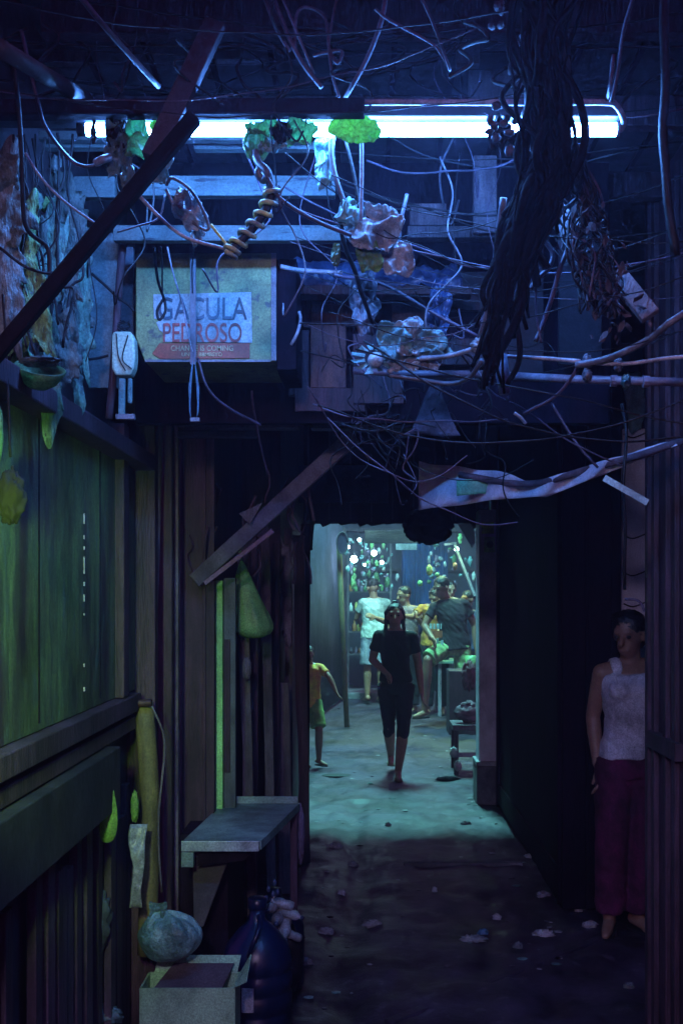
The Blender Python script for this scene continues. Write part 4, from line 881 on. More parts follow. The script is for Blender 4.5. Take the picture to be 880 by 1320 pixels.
# far back wall + blue curtain
bw = thing('far_wall', 'dark building front closing the far end of the yard', 'wall', (0.5,20,0))
MB().box(-2, 4, 20, 20.2, 0, 3.4).build('panel', M('far_wall_paint',(.05,.04,.08),(.02,.015,.03),2,.8,.3), bw)
m = MB()
for z in (.6,1.3,2.0,2.7): m.box(-1.9, 3.9, 19.95, 19.998, z, z+.05)
m.build('rail', WOOD, bw)
o = sheet(V((1.0,18.6,1.75)), (.75,0,0), (0,0,1.6), 40, 12, .01, 2, 3, drop=lambda a_, b_: V((0, .04*math.sin(a_*60), 0))).build('curtain', M('deep_blue_curtain',(.03,.07,.22),(.015,.035,.12),4,.8,.3), smooth=True, solid=.004)
tag(o, 'deep blue curtain hanging behind the crowd', 'curtain')
o = board('small white sign board above the crowd', 'sign', 510, 537, 701, 709, 13.5, .02, M('white_sign_paint',(.75,.75,.8),(.6,.6,.65),8,.5,.1), 'white_sign')
o = board('dark lintel beam above the crowd beyond the opening', 'beam', 470, 560, 684, 700, 13.8, .08, M('lintel_brown',(.16,.10,.10),(.07,.04,.05),4,.8,.4,stretch=(.5,2,2)), 'lintel')
# raised step at the far left
o = MB().box(-.30, .55, 17.3, 18.2, 0, .10).build('step', CONC, bevel=.01); tag(o, 'low pale step at the foot of the stall', 'step')
# stall with goods
sl = thing('market_stall', 'lit stall shelf unit with goods at the left end of the yard', 'stall', (P(463,0,18).x, 18, 0))
xa, xb = P(447,0,18).x, P(505,0,18).x
for z in (.62, .98, 1.3, 1.62): MB().box(xa, xb, 18.25, 18.6, z, z+.025).build('shelf', WOODL, sl)
for x in (xa, xb-.03): MB().box(x, x+.03, 18.23, 18.26, .1, 2.5).build('upright', WOODL, sl)
GC = [M('goods_%s' % n_, c_, None, 9, .4, .2) for n_, c_ in (('green',(.25,.55,.22)),('pale',(.6,.68,.66)),('yellow',(.6,.55,.15)),('violet',(.30,.22,.34)),('teal',(.15,.40,.42)),('dark',(.05,.04,.07)),('orange',(.6,.25,.08)))]
for z in (.645, 1.005, 1.325, 1.645):
    x = xa+.03
    while x < xb-.05:
        r_ = random.uniform(.018,.036); h_ = random.uniform(.08,.2); k = random.randrange(7)
        b_ = MB()
        if random.random() < .5: b_.lathe([(r_*.8,0),(r_,.01),(r_,h_*.6),(r_*.4,h_*.8),(r_*.4,h_)], (x+r_, 18.28+r_, z), 12); nm, lb = 'bottle', 'small bottle standing on the lit stall shelves'
        else: b_.add(*(lambda q: (q.v, q.f))(wad((x+r_, 18.28+r_, z+h_*.4), r_, r_*.8, h_*.42, k+x*9, .35, 8, 14, 10))); nm, lb = 'packet', 'small bulging packet on the lit stall shelves'
        o = b_.build(nm, GC[k], smooth=True); tag(o, lb, nm, nm+'s on the lit stall shelves'); x += 2*r_+random.uniform(.004,.03)
grp = 'goods hanging from the stall canopy'
for i in range(120):
    x, y = random.gauss(474,14), random.uniform(694,760)
    if i > 85: x, y = random.uniform(548,612), random.uniform(694,760)
    D = 16.8; s_ = random.uniform(.012,.042)
    o = wad(P(x,y,D), s_, s_*.7, s_*random.uniform(.5,2.4), i+9, 1.0, 12, 14, 10).build('hanging_packet', random.choice([WPLAS, GC[1], GC[0], GC[4], GC[3], TEALP, GPLAS]), smooth=True)
    tag(o, 'small hanging packet strung up under the stall canopy', 'packet', grp)
for (x,y,w_,h_,mt,lab) in ((553,735,8,14,GC[2],'yellow packet hanging above the man in dark shirt'),(586,730,6,10,GC[6],'orange and green packet hanging at upper right of the crowd'),(563,741,6,6,GC[0],'green packet under the yellow one'),(541,752,7,8,GC[0],'green bag beside the head of the bending man'),(598,771,9,7,GC[6],'orange patch of cloth by the pillar')):
    s_ = 14.6/F; o = wad(P(x,y,14.6), w_*s_/2,.04,h_*s_/2, x, .4).build('packet', mt, smooth=True); tag(o, lab, 'packet')
# canopy poles / awning right
o = MB().bar(P(572,702,15), P(588,700,15), .03,.03).build('awning_bar', PALE); tag(o, 'short pale awning bar at upper right of the opening', 'bar')
o = MB().bar(P(586,704,14.5), P(612,770,12.5), .03,.03).build('awning_pole', WOODL); tag(o, 'slanting awning pole on the right of the yard', 'pole')
o = MB().prism([P(590,676,11),P(610,674,11),P(612,700,11),P(608,706,11)], (0,.02,0)).build('awning_flap', CORR); tag(o, 'grey triangular awning flap next to the pillar', 'awning')
# table right with pale legs
tbt = thing('folding_table', 'low table with pale legs behind the seated group', 'table', (1.05, 15.2, 0))
MB().box(.95, 1.55, 14.9, 15.6, .70, .735).build('top', M('green_table_top',(.30,.50,.36),(.2,.36,.28),6,.5,.2), tbt, bevel=.004)
for x, y in ((.98,14.93),(1.5,14.93),(.98,15.55),(1.5,15.55)): MB().box(x, x+.045, y, y+.045, 0, .698).build('leg', PALE, tbt, bevel=.003)
# stool with goods by the pillar
so = thing('low_bench', 'low wooden bench loaded with rags beside the pillar', 'bench', (.93,10.4,0))
MB().box(.80,1.12,10.2,10.6,.40,.45).build('seat', WOODL, so, bevel=.005)
for x, y in ((.815,10.22),(1.07,10.22),(.815,10.55),(1.07,10.55)): MB().box(x, x+.04, y, y+.04, 0, .398).build('leg', WOOD, so, bevel=.003)
MB().box(.83,1.08,10.215,10.235,.16,.20).build('stretcher', PALE, so)
o = wad((.96,10.35,.55), .13,.10,.10, 21, .6).build('cloth_heap', M('pinkish_cloth',(.35,.22,.28),(.14,.07,.11),8,.8,.4), smooth=True); tag(o, 'pinkish heap of cloth on the low bench', 'cloth')
o = wad((.98,10.6,.86), .07,.06,.14, 28, .6).build('garment', M('brown_cloth',(.25,.13,.14),(.10,.05,.07),8,.8,.4), smooth=True); tag(o, 'brown garment hung above the low bench', 'garment')
for x,z,mt,lab in ((.84,.10,PAPER,'white paper cup under the bench'),(.80,.22,WPLAS,'pale crumpled cup leaning on the bench leg')):
    o = wad((x,10.1,z), .035,.03,.05, x*9, .5).build('cup', mt, smooth=True); tag(o, lab, 'cup')
# bucket near middle
o = MB().lathe([(.05,0),(.055,.01),(.075,.15),(.072,.15),(.05,.012)], (P(607,0,13.2).x,13.2,.75), 20).build('bucket', GC[0], smooth=True); 
tag(o, 'small green bucket on a stand near the pillar', 'bucket')
o = MB().box(.98,1.5,13.0,13.45,0,.74).build('stand', WOOD, bevel=.01); tag(o, 'dark box stand carrying the green bucket', 'stand')

# ------------------------------------------------------------ people
def remeshed(mb, voxel, smooth_it=4, wrinkle=0, wf=9, seed=0):
    o = bpy.data.objects.new('tmp', mb.mesh('tmp')); COL.objects.link(o)
    r = o.modifiers.new('r', 'REMESH'); r.mode = 'VOXEL'; r.voxel_size = voxel; r.use_smooth_shade = True
    s = o.modifiers.new('s', 'SMOOTH'); s.iterations = smooth_it; s.factor = .5
    bpy.context.view_layer.update()
    me = bpy.data.meshes.new_from_object(o.evaluated_get(bpy.context.evaluated_depsgraph_get()))
    bpy.data.objects.remove(o)
    if wrinkle:
        nn = [v.normal.copy() for v in me.vertices]
        for v, n_ in zip(me.vertices, nn):
            q = V((v.co.x*wf, v.co.y*wf, v.co.z*wf*1.8+v.co.x*wf*1.1+seed))
            v.co += n_*wrinkle*(abs(noise.noise(q))*2-.5+.5*noise.noise(q*2.3))
    me.polygons.foreach_set('use_smooth', [True]*len(me.polygons))
    return me
BASE = dict(pel=(0,0,.90), wai=(0,0,1.04), che=(0,0,1.22), nek=(0,0,1.37), hed=(0,-.01,1.50),
    shA=(-.165,0,1.325), elA=(-.21,.02,1.06), wrA=(-.22,-.03,.83), shB=(.165,0,1.325), elB=(.21,.02,1.06), wrB=(.22,-.03,.83),
    hiA=(-.08,0,.87), knA=(-.09,-.02,.47), anA=(-.09,.01,.07), hiB=(.08,0,.87), knB=(.09,-.02,.47), anB=(.09,.01,.07))
def person(label, X, D, height, pose=None, face=(0,-1,0), toe=(0,-1,0), shirt=None, bottoms=None, hair=None, z0=0.0, vox=.010, skin=SKIN, sex='m', extra=None, shoe=None, fingers=True, wscale=1.0):
    J = {k: V(v) for k, v in BASE.items()}
    for k, v in (pose or {}).items(): J[k] = V(v)
    s = height/1.62; O = V((X, D, z0))
    root = thing('person', label, 'person', O)
    W = {k: O+v*s for k, v in J.items()}
    f = V(face).normalized(); side = (W['shB']-W['shA']); side = side.normalized()
    hf = V((f.x, f.y, 0)).normalized(); hs = V((0,0,1)).cross(hf)*-1; hu = f.cross(hs).normalized()
    if hu.z < 0: hu = -hu
    RH = Matrix((hs, f, hu)).transposed()    # local x side, y forward, z up
    c = W['hed']; b = MB()
    def hp(x, y, z): return c+RH@(V((x,y,z))*s)
    def torso_ring(p, rx, ry, tilt=None, n=22):
        sd = side; fw = V((0,0,1)).cross(sd).normalized(); return [p+sd*rx*s*math.cos(2*math.pi*k/n)+fw*ry*s*math.sin(2*math.pi*k/n) for k in range(n)]
    k_ = wscale
    tr = [(W['pel']-V((0,0,.09*s)), .12*k_, .085), (W['pel'], .155*k_, .105), (W['wai'], .125*k_, .09), (W['che'], .145*k_, .105), (W['che'].lerp(W['nek'], .62), .150*k_, .09), (W['nek']-V((0,0,.015*s)), .07, .06)]
    b.loft([torso_ring(*t_) for t_ in tr])
    b.capsule(W['nek']-V((0,0,.03*s)), c-RH@V((0,.01,.04))*s, .052*s, .048*s)
    b.ell(hp(0,-.012,.02), .074*s, .092*s, .092*s, RH)
    b.ell(hp(0,.022,-.045), .052*s, .060*s, .068*s, RH)           # jaw
    b.capsule(hp(0,.082,.012), hp(0,.100,-.022), .009*s, .015*s, 8)   # nose
    b.capsule(hp(-.02,.074,-.058), hp(.02,.074,-.058), .009*s, .009*s, 8)   # lips
    b.capsule(hp(-.035,.070,.032), hp(.035,.070,.032), .012*s, .012*s, 8)   # brow
    for q in (-1, 1): b.ell(hp(q*.075,-.01,-.008), .010*s, .020*s, .030*s, RH, 10, 8)
    for S_ in 'AB':
        sh, el, wr = W['sh'+S_], W['el'+S_], W['wr'+S_]
        sh = sh+V((0,0,-.018*s))+(W['nek']-sh)*.04
        b.capsule(W['nek']-V((0,0,.025*s)), sh, .048*s, .050*s); b.capsule(sh, sh.lerp(el,.5), .050*s, .045*s); b.capsule(sh.lerp(el,.5), el, .045*s, .036*s)
        b.capsule(el, el.lerp(wr,.35), .037*s, .037*s); b.capsule(el.lerp(wr,.35), wr, .037*s, .025*s)
        hd_ = (wr-el).normalized(); ax = hd_.cross(side); 
        if ax.length < .2: ax = V((0,1,0))
        ax.normalize(); pa = ax.cross(hd_).normalized()      # ax: across knuckles (front-back), pa: palm normal
        if S_ == 'A': pa = -pa
        pm = wr+hd_*.055*s
        b.loft([[wr+hd_*t_*s+ax*rx_*s*math.cos(2*math.pi*k/10)+pa*ry_*s*math.sin(2*math.pi*k/10) for k in range(10)] for t_, rx_, ry_ in ((-.01,.022,.018),(.03,.034,.016),(.075,.040,.014),(.09,.036,.011))])
        if fingers:
            for q, (off, ln_) in enumerate(((-.029,.062),(-.010,.072),(.010,.068),(.029,.054))):
                p0_ = wr+(hd_*.082+ax*off)*s; p1_ = p0_+(hd_*.55*ln_-pa*.18*ln_*-1)*s; p2_ = p1_+(hd_*.42*ln_*.8+pa*.35*ln_)*s
                b.capsule(p0_, p1_, .0095*s, .0088*s, 8); b.capsule(p1_, p2_, .0088*s, .0075*s, 8)
            p0_ = wr+(hd_*.035-ax*.030)*s; p1_ = p0_+(hd_*.03-ax*.022+pa*.01)*s; p2_ = p1_+(hd_*.03-ax*.004+pa*.012)*s
            b.capsule(p0_, p1_, .0125*s, .011*s, 8); b.capsule(p1_, p2_, .011*s, .009*s, 8)
        hi, kn, an = W['hi'+S_], W['kn'+S_], W['an'+S_]
        b.capsule(hi, hi.lerp(kn,.5), .085*s*k_, .070*s); b.capsule(hi.lerp(kn,.5), kn, .070*s, .053*s)
        cf = kn.lerp(an,.3)+(kn-an).orthogonal()*0
        b.capsule(kn, cf, .052*s, .055*s); b.capsule(cf, an, .055*s, .033*s)
        td = V(toe if not isinstance(toe, dict) else toe[S_]).normalized()
        b.capsule(an+V((0,0,-.012*s))-td*.03*s, an+td*.08*s+V((0,0,-.03*s)), .033*s, .028*s)
        b.capsule(an+td*.07*s+V((0,0,-.035*s)), an+td*.145*s+V((0,0,-.045*s)), .030*s, .020*s)
    def mk(name, me, mat, par=root):
        me.materials.clear(); me.materials.append(mat); o_ = bpy.data.objects.new(name, me); COL.objects.link(o_); o_.parent = par
        o_.matrix_parent_inverse = Matrix.Translation(-root.location); return o_
    mk('body', remeshed(b, vox*.75, 3), skin)
    if shirt:
        t = MB(); g_ = .018; hem = shirt.get('hem', 0)
        bot = W['pel']-V((0,0,(.02+hem)*s))
        rr = [(bot, .165*k_+g_, .115+g_), (W['pel'].lerp(W['wai'],.4), .155*k_+g_, .105+g_), (W['wai'], .135*k_+g_, .10+g_), (W['che'], .150*k_+g_, .112+g_), (W['che'].lerp(W['nek'],.6), .160*k_+g_*.6, .10+g_*.4)]
        if shirt.get('sleeve', .5) > 0: rr.append((W['nek']-V((0,0,.012*s)), .085, .07))
        t.loft([torso_ring(*q) for q in rr])
        sl_ = shirt.get('sleeve', .5)
        if sl_ > 0:
            for S_ in 'AB':
                sh, el = W['sh'+S_], W['el'+S_]; e_ = sh.lerp(el, sl_); sh = sh+V((0,0,-.018*s))+(W['nek']-sh)*.04; t.capsule(W['nek']-V((0,0,.034*s)), sh, .052*s, .056*s); t.capsule(sh, sh.lerp(el,.4), .0555*s, .052*s)
                t.tube([sh.lerp(el,.25), sh.lerp(el,.4), e_], [.040*s,.053*s,.058*s], 14)
        else:
            for q in ('A','B'):
                sh = W['sh'+q].lerp(W['nek'], .42)
                for dx in (-.016, 0, .016): t.tube(smoothpath([q_+side*dx*s for q_ in (W['che'].lerp(W['nek'],.30)+(sh-W['nek'])*.8+V((0,-.10*s,0)), W['che'].lerp(W['nek'],.6)+(sh-W['nek'])*.85+V((0,-.075*s,0)), sh+V((0,-.03*s,.020*s)), sh+V((0,.03*s,.018*s)), W['che'].lerp(W['nek'],.4)+(sh-W['nek'])*.9+V((0,.08*s,0)))]), .011*s, 8)
            for q in shirt.get('bust', ()): t.ell(W['che']+V(q)*s, .062*s,.05*s,.058*s)
        mk('shirt', remeshed(t, vox, 2, .006*s, 8, X*9), shirt['mat'])
    if bottoms:
        t = MB(); L_ = bottoms['len']; lo = bottoms.get('loose', 0.0)
        t.loft([torso_ring(W['pel']+V((0,0,dz*s)), rx, ry) for dz, rx, ry in ((-.12,.15*k_,.11),(-.05,.172*k_,.122),(0,.170*k_,.120),(.07,.15*k_,.11))])
        for S_ in 'AB':
            hi, kn, an = W['hi'+S_], W['kn'+S_], W['an'+S_]
            pts = [hi, hi.lerp(kn,.5), kn] ; rs = [.098*s, (.088+lo*.5)*s, (.068+lo)*s]
            if L_ <= 1: 
                pts = [hi, hi.lerp(kn, .5*L_), hi.lerp(kn, L_)]; rs = [.098*s,(.09+lo*.5)*s,(.085+lo)*s]
            else:
                pts += [kn.lerp(an, (L_-1)*.5), kn.lerp(an, L_-1)]; rs += [(.066+lo)*s, (.055+lo*1.3)*s]
            t.tube(pts, rs, 16)
        mk('trousers' if L_ > 1 else 'shorts', remeshed(t, vox, 2, .007*s, 7, X*5+3), bottoms['mat'])
    if hair:
        t = MB(); kind = hair
        t.ell(hp(0,-.022,.042), .082*s, .092*s, .082*s, RH)
        if kind in ('long','bun'): t.ell(hp(0,-.05,-.0), .082*s,.062*s,.09*s, RH)
        if kind == 'long':
            for q in (-1,1): t.capsule(hp(q*.072,-.02,.04), hp(q*.086,-.02,-.14), .024*s, .018*s)
            t.capsule(hp(0,-.06,0), hp(0,-.07,-.15), .07*s, .045*s); t.ell(hp(0,-.02,.125), .028*s,.028*s,.026*s)
        if kind == 'bun': t.ell(hp(*(.07,-.075,.055)), .05*s,.045*s,.045*s)
        mk('hair', remeshed(t, vox, 1, .006*s, 26, X), HAIR)
    for q in (-1, 1):
        eo = MB().ell(hp(q*.032,.072,.008), .013*s,.011*s,.009*s, RH, 10, 8).build('eye', M('eye_dark',(.05,.04,.04),None,9,.2,0), None, smooth=True)
        eo.parent = root; eo.matrix_parent_inverse = Matrix.Translation(-root.location)
    if shoe:
        for S_ in 'AB':
            an = W['an'+S_]; td = V(toe if not isinstance(toe, dict) else toe[S_]).normalized(); sd_ = V((-td.y, td.x, 0))
            pol = [an+td*a_*s+sd_*b_*s+V((0,0,-.072*s)) for a_, b_ in ((-.06,-.02),(-.065,.01),(-.03,.035),(.06,.038),(.14,.035),(.17,.0),(.13,-.035),(.05,-.036),(-.04,-.035))]
            so_ = MB().prism(pol, (0,0,.016*s)).build('sandal', shoe, None, bevel=.003); so_.parent = root; so_.matrix_parent_inverse = Matrix.Translation(-root.location)
            st_ = MB().tube(smoothpath([an+td*.05*s+sd_*.04*s+V((0,0,-.055*s)), an+td*.055*s+V((0,0,-.004*s)), an+td*.05*s-sd_*.04*s+V((0,0,-.055*s))]), .006*s, 6).build('strap', shoe, None, smooth=True)
            st_.parent = so_; st_.matrix_parent_inverse = Matrix.Translation(-root.location)
    return root, W, hp

DSH = M('black_tshirt',(.008,.006,.011),(.004,.003,.006),14,.85,.3)
DTR = M('dark_trousers',(.018,.012,.02),(.010,.007,.012),14,.85,.3)
RUB = M('dark_rubber_sandal',(.02,.02,.024),None,9,.5,.1)
# walker
xw = P(510,0,10.0).x
person('person in black t-shirt and cropped dark trousers walking towards the camera', xw, 10.0, 1.55,
   dict(pel=(.0,.05,.90), wai=(.0,.04,1.04), che=(-.01,.03,1.22), nek=(-.005,.02,1.37), hed=(-.01,-.01,1.495),
        shA=(-.165,.03,1.33), elA=(-.215,.09,1.09), wrA=(-.10,-.05,.985),
        shB=(.16,.02,1.32), elB=(.205,.06,1.06), wrB=(.235,.0,.80),
        hiA=(-.075,.05,.87), knA=(-.062,.12,.48), anA=(-.035,.46,.14), hiB=(.08,.04,.87), knB=(.066,-.08,.47), anB=(.02,-.03,.075)),
   shirt=dict(mat=DSH, sleeve=.62, hem=-.01), bottoms=dict(mat=DTR, len=1.30, loose=-.008), hair='long', vox=.009, shoe=M('pale_sandal',(.35,.40,.20),None,9,.5,.1), wscale=.84)
# woman at the right
TANK = M('white_tank_top',(.68,.66,.72),(.55,.53,.60),10,.85,.3)
MAG = M('magenta_trousers',(.15,.010,.075),(.06,.005,.03),10,.85,.3)
person('person in white tank top and magenta trousers leaning at the right wall', P(813,0,5.5).x, 5.5, 1.57,
   dict(pel=(.0,0,.90), wai=(.01,0,1.04), che=(-.005,0,1.21), nek=(-.005,0,1.355), hed=(-.02,-.03,1.485),
        shA=(-.15,.0,1.31), elA=(-.175,.08,1.07), wrA=(-.165,.02,.84), shB=(.15,.0,1.33), elB=(.19,.05,1.08), wrB=(.15,-.02,.86),
        hiA=(-.08,0,.87), knA=(-.105,-.03,.47), anA=(-.11,.0,.07), hiB=(.075,.0,.87), knB=(.07,-.05,.47), anB=(.04,.03,.07)),
   face=(-.55,-.75,-.22), toe={'A':(-.35,-1,0),'B':(.5,-1,0)}, shirt=dict(mat=TANK, sleeve=0, hem=.0, bust=((-.065,-.085,.0),(.065,-.085,.0))), bottoms=dict(mat=MAG, len=1.9, loose=.014), hair='bun', vox=.009, shoe=RUB, wscale=.9)
# white shirt man
WS = M('white_shirt',(.55,.62,.58),(.40,.48,.45),10,.85,.3)
person('man in pale shirt seen from behind by the lit stall', P(482,0,16.6).x, 16.6, 1.80,
   dict(hed=(-.02,.02,1.50), wrA=(-.20,.20,1.05), elA=(-.23,.08,1.10), nek=(0,.01,1.37), che=(0,.0,1.22)), face=(-.4,1,-.3), toe=(-.3,1,0),
   shirt=dict(mat=WS, sleeve=.6, hem=.04), bottoms=dict(mat=M('blue_grey_shorts',(.12,.14,.22),(.30,.32,.40),9,.8,.2,stretch=(3,1,.2)), len=.95, loose=.02), hair='short', vox=.012, z0=.03, shoe=RUB)
# pink shirt
person('person in dusty pink shirt reaching left in the middle of the crowd', P(524,0,15.4).x, 15.4, 1.72,
   dict(hed=(-.04,-.02,1.50), elA=(-.26,-.10,1.16), wrA=(-.40,-.22,1.22), elB=(.22,-.1,1.10), wrB=(.12,-.28,1.22)), face=(-.8,-.5,-.2), toe=(-.5,-.8,0),
   shirt=dict(mat=M('dusty_pink_shirt',(.34,.22,.24),(.22,.14,.17),10,.85,.3), sleeve=.6, hem=.03), bottoms=dict(mat=DTR, len=1.9, loose=.012), hair='short', vox=.012, shoe=RUB)
# bending man in dark shirt with print
OR = M('orange_brown_shirt',(.65,.32,.04),(.45,.14,.04),8,.85,.3)
BK = M('dark_print_shirt',(.035,.025,.035),(.018,.014,.02),8,.85,.3)
root, W, hp = person('man in dark shirt with printed chest and pale shorts, one knee raised', P(582,0,14.0).x, 14.0, 1.84,
   dict(pel=(.03,0,.88), wai=(.02,0,1.02), che=(0.0,0,1.20), nek=(-.06,0,1.38), hed=(-.12,-.06,1.49), shA=(-.19,-.02,1.30), shB=(.15,.02,1.33), elA=(-.30,-.05,1.08), wrA=(-.22,-.22,.95), elB=(.25,.05,1.08), wrB=(.26,.0,.84),
        hiA=(-.05,0,.86), knA=(-.27,-.18,.72), anA=(-.30,-.10,.16), hiB=(.11,0,.86), knB=(.12,-.02,.46), anB=(.13,.03,.07)), face=(-.7,-.6,-.35), toe=(-.8,-.6,0),
   shirt=dict(mat=BK, sleeve=.55, hem=.04), bottoms=dict(mat=M('pale_green_shorts',(.38,.62,.24),(.16,.26,.12),14,.85,.3), len=.95, loose=.012), hair='short', vox=.011, shoe=RUB)
sx = W['che']; fr = sx.y-.165
def patch(px0,px1,py0,py1,mat,name='shirt_print'):
    D_ = fr; A_, B_ = P(px0,py1,D_), P(px1,py0,D_); n_ = 6; vs = []
    for k in range(n_+1):
        x_ = A_.x+(B_.x-A_.x)*k/n_; y_ = D_+1.2*(x_-sx.x)**2; vs += [V((x_,y_,A_.z)), V((x_,y_,B_.z))]
    o_ = MB().add(vs, [(2*k,2*k+2,2*k+3,2*k+1) for k in range(n_)]).build(name, mat, None, solid=.003); o_.parent = root; o_.matrix_parent_inverse = Matrix.Translation(-root.location)
prt = M('print_pale_blue',(.45,.62,.66),(.3,.45,.5),20,.7,.1); pro = M('print_orange',(.5,.16,.06),(.35,.1,.05),14,.7,.1)
for x0,x1,y0,y1,mt in ((554,557,804,811,prt),(558.5,561,804,811,prt),(562.5,566,804,811,prt),(567.5,569,804,811,prt),(557,570,813,822,pro),(558,561,824,828,prt),(562,565,823,835,prt),(565,572,832,836,prt),(568,571,825,831,prt)): patch(x0,x1,y0,y1,mt)
person('person in orange brown shirt bending behind the man with printed shirt', P(560,0,15.2).x, 15.2, 1.76,
   dict(hed=(.0,-.12,1.44), nek=(.01,-.05,1.35), che=(.02,-.02,1.22), elA=(-.28,-.12,1.20), wrA=(-.38,-.25,1.22), elB=(.24,-.1,1.12), wrB=(.2,-.3,1.1)), face=(-.5,-.7,-.5),
   shirt=dict(mat=OR, sleeve=.6, hem=.03), bottoms=dict(mat=DTR, len=1.9, loose=.012), hair='short', vox=.012, shoe=RUB)
person('tall person at the back of the crowd in dark clothes', P(580,0,16.6).x, 16.6, 1.80, dict(elA=(-.24,-.08,1.10)), face=(.2,-1,-.2),
   shirt=dict(mat=M('plum_shirt',(.14,.09,.14),(.08,.05,.08),10,.85,.3), sleeve=.6, hem=.03), bottoms=dict(mat=DTR, len=1.9, loose=.012), hair='short', vox=.013, shoe=RUB)
person('person in blue shirt at the right of the crowd next to the pillar', P(602,0,14.9).x, 14.9, 1.66, dict(elA=(-.28,-.05,1.18), wrA=(-.40,-.2,1.08)), face=(-.7,-.6,-.2),
   shirt=dict(mat=M('slate_blue_shirt',(.08,.14,.24),(.05,.08,.14),10,.85,.3), sleeve=.6, hem=.03), bottoms=dict(mat=M('brown_trousers',(.16,.10,.12),None,10,.85,.3), len=1.9, loose=.012), hair='short', vox=.013, shoe=RUB)
# child at left
person('child in lime and coral shirt bending at the left jamb of the far opening', P(398,0,10.7).x, 10.7, 1.15,
   dict(pel=(-.02,0,.86), hed=(.0,-.05,1.48), elB=(.27,-.10,1.20), wrB=(.36,-.16,1.02), knB=(.14,-.16,.50), anB=(.13,.04,.08)), face=(.4,-.8,-.3), toe=(.7,-.7,0),
   shirt=dict(mat=M('lime_coral_shirt',(.80,.78,.08),(.80,.16,.10),5,.8,.3), sleeve=.7, hem=.05), bottoms=dict(mat=M('lime_shorts',(.28,.50,.12),None,8,.8,.3), len=.9, loose=.02), hair='short', vox=.009, shoe=RUB)

# ------------------------------------------------------------ lamps in the yard and near the camera
def bulb(label, loc, col, power, r=.03, hang=.25):
    t = thing('bulb_lamp', label, 'lamp', loc)
    loc = V(loc)
    MB().tube([loc+V((0,0,r*1.6)), loc+V((0,0,r*1.6+hang))], .004, 6).build('flex', CABD, t)
    MB().lathe([(.018,r*.95),(.02,r*1.1),(.02,r*1.9),(.012,r*2.1)], loc, 12).build('socket', CABD, t, smooth=True)
    m = MB().lathe([(r*.05,-r),(r*.6,-r*.8),(r*.98,-r*.25),(r*.98,r*.2),(r*.7,r*.7),(r*.5,r*.93)], loc, 16)
    m.build('glass', emit('lit_bulb', col, power), t, smooth=True)
    return t
bulb('brightest bare bulb over the lit stall', P(456,721,16.2), (.55,1,.95), 40, .05)
bulb('bare bulb right of the brightest one over the stall', P(482,713,16.2), (.6,1,.95), 30, .04)
bulb('small bare bulb lower over the stall', P(492,725,16.0), (.6,1,.9), 30, .028)
bulb('tiny bare bulb at the left end of the stall', P(449,705,15.9), (.6,1,.95), 30, .022)
bulb('tiny bare bulb hung above the brightest one', P(463,696,16.3), (.6,1,.95), 30, .026)
bulb('tiny bare bulb between the two big ones over the stall', P(470,728,16.1), (.6,1,.95), 30, .020)
bulb('small bare bulb at the upper right of the crowd', P(588,708,14.8), (.6,1,.9), 30, .03)
def light(name, label, loc, col, power, radius=.06, kind='POINT', tgt=None, spot=None):
    ld = bpy.data.lights.new(name, kind); ld.color = col; ld.energy = power; ld.shadow_soft_size = radius
    if spot: ld.spot_size = math.radians(spot); ld.spot_blend = .6
    o = bpy.data.objects.new(name, ld); COL.objects.link(o); o.location = loc
    if tgt: o.rotation_euler = (V(tgt)-V(loc)).to_track_quat('-Z','Y').to_euler()
    return o
light('yard_light', '', (.25, 12.4, 7.0), (.20,.82,.80), 6200, .6)
light('yard_light', '', (.95, 14.9, 3.5), (.50,1,.40), 420, .1, 'SPOT', (.8,14.6,0), 96)  # green accent spot added over the crowd, stands for no known lamp
light('stall_lamp', '', P(474,706,16.0), (.5,.8,1), 34, .07)
light('stall_lamp', '', P(590,716,14.6), (.6,1,.75), 9, .05)
light('rear_lamp', '', (-.32, -.9, 2.6), (.76,.58,.96), 205, .10, 'SPOT', (.2,5.0,.2), 58)
light('green_lamp', '', (-.53, 1.45, 1.72), (.42,1.0,.07), 115, .05, 'SPOT', (-.98,2.4,1.55), 62)

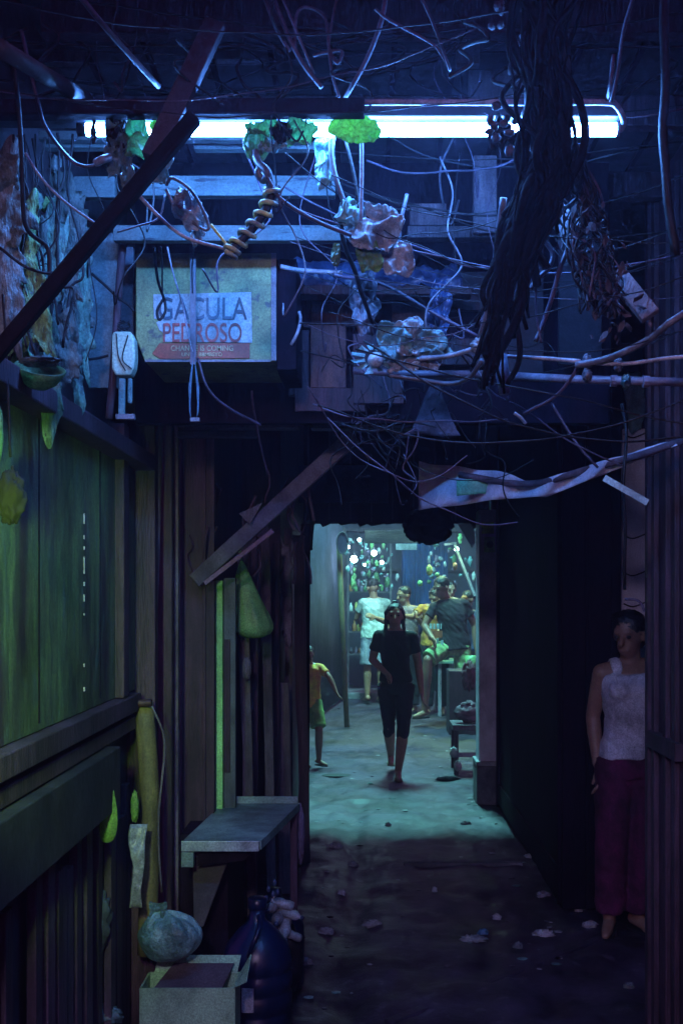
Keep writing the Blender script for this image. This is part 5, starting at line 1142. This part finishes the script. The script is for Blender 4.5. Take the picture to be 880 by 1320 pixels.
# ------------------------------------------------------------ haze
hz = MB().box(-12, 12, -6, 26, -1.0, 7.0).build('bloom_haze', bpy.data.materials.new('bloom_haze_air')); tag(hz, kind='stuff')  # thin volume added to give the tube its bloom
hm = hz.data.materials[0]; hm.use_nodes = True; nt = hm.node_tree; nt.nodes.clear()
out = nt.nodes.new('ShaderNodeOutputMaterial'); pv = nt.nodes.new('ShaderNodeVolumePrincipled')
pv.inputs['Color'].default_value = (.74,.68,1,1); pv.inputs['Density'].default_value = 0.0095; pv.inputs['Anisotropy'].default_value = 0.65
nt.links.new(pv.outputs[0], out.inputs['Volume'])

# ------------------------------------------------------------ world, camera, colour
wd = bpy.data.worlds.new('World'); scene.world = wd; wd.use_nodes = True
bg = wd.node_tree.nodes['Background']; sk = wd.node_tree.nodes.new('ShaderNodeTexSky'); sk.sky_type = 'NISHITA'; sk.sun_disc = False
sk.sun_elevation = math.radians(-4); sk.sun_rotation = math.radians(180)
mx = wd.node_tree.nodes.new('ShaderNodeMix'); mx.data_type = 'RGBA'; mx.inputs['Factor'].default_value = .98
wd.node_tree.links.new(sk.outputs[0], mx.inputs['A']); mx.inputs['B'].default_value = (1.6,.28,1.9,1)
wd.node_tree.links.new(mx.outputs['Result'], bg.inputs['Color']); bg.inputs['Strength'].default_value = .15
cam = bpy.data.cameras.new('camera'); co = bpy.data.objects.new('camera', cam); COL.objects.link(co)
co.location = (0,0,H); co.rotation_euler = (math.radians(90),0,0)
cam.sensor_width = 36; cam.lens = 36*F/1320; cam.shift_x = -(CX-440)/1320; cam.shift_y = (CY-660)/1320
cam.clip_start = .05; cam.clip_end = 1500
scene.camera = co
scene.view_settings.view_transform = 'Standard'; scene.view_settings.look = 'None'; scene.view_settings.exposure = 0; scene.view_settings.gamma = 1
scene.cycles.max_bounces = 5; scene.cycles.diffuse_bounces = 3; scene.cycles.volume_bounces = 0; scene.cycles.transmission_bounces = 4
scene.cycles.sample_clamp_indirect = 3
scene.cycles.use_denoising = True; scene.cycles.denoiser = 'OPENIMAGEDENOISE'; scene.cycles.denoising_input_passes = 'RGB_ALBEDO_NORMAL'
scene.cycles.use_adaptive_sampling = True; scene.cycles.adaptive_threshold = 0.05; scene.cycles.adaptive_min_samples = 24
scene.cycles.time_limit = 1100
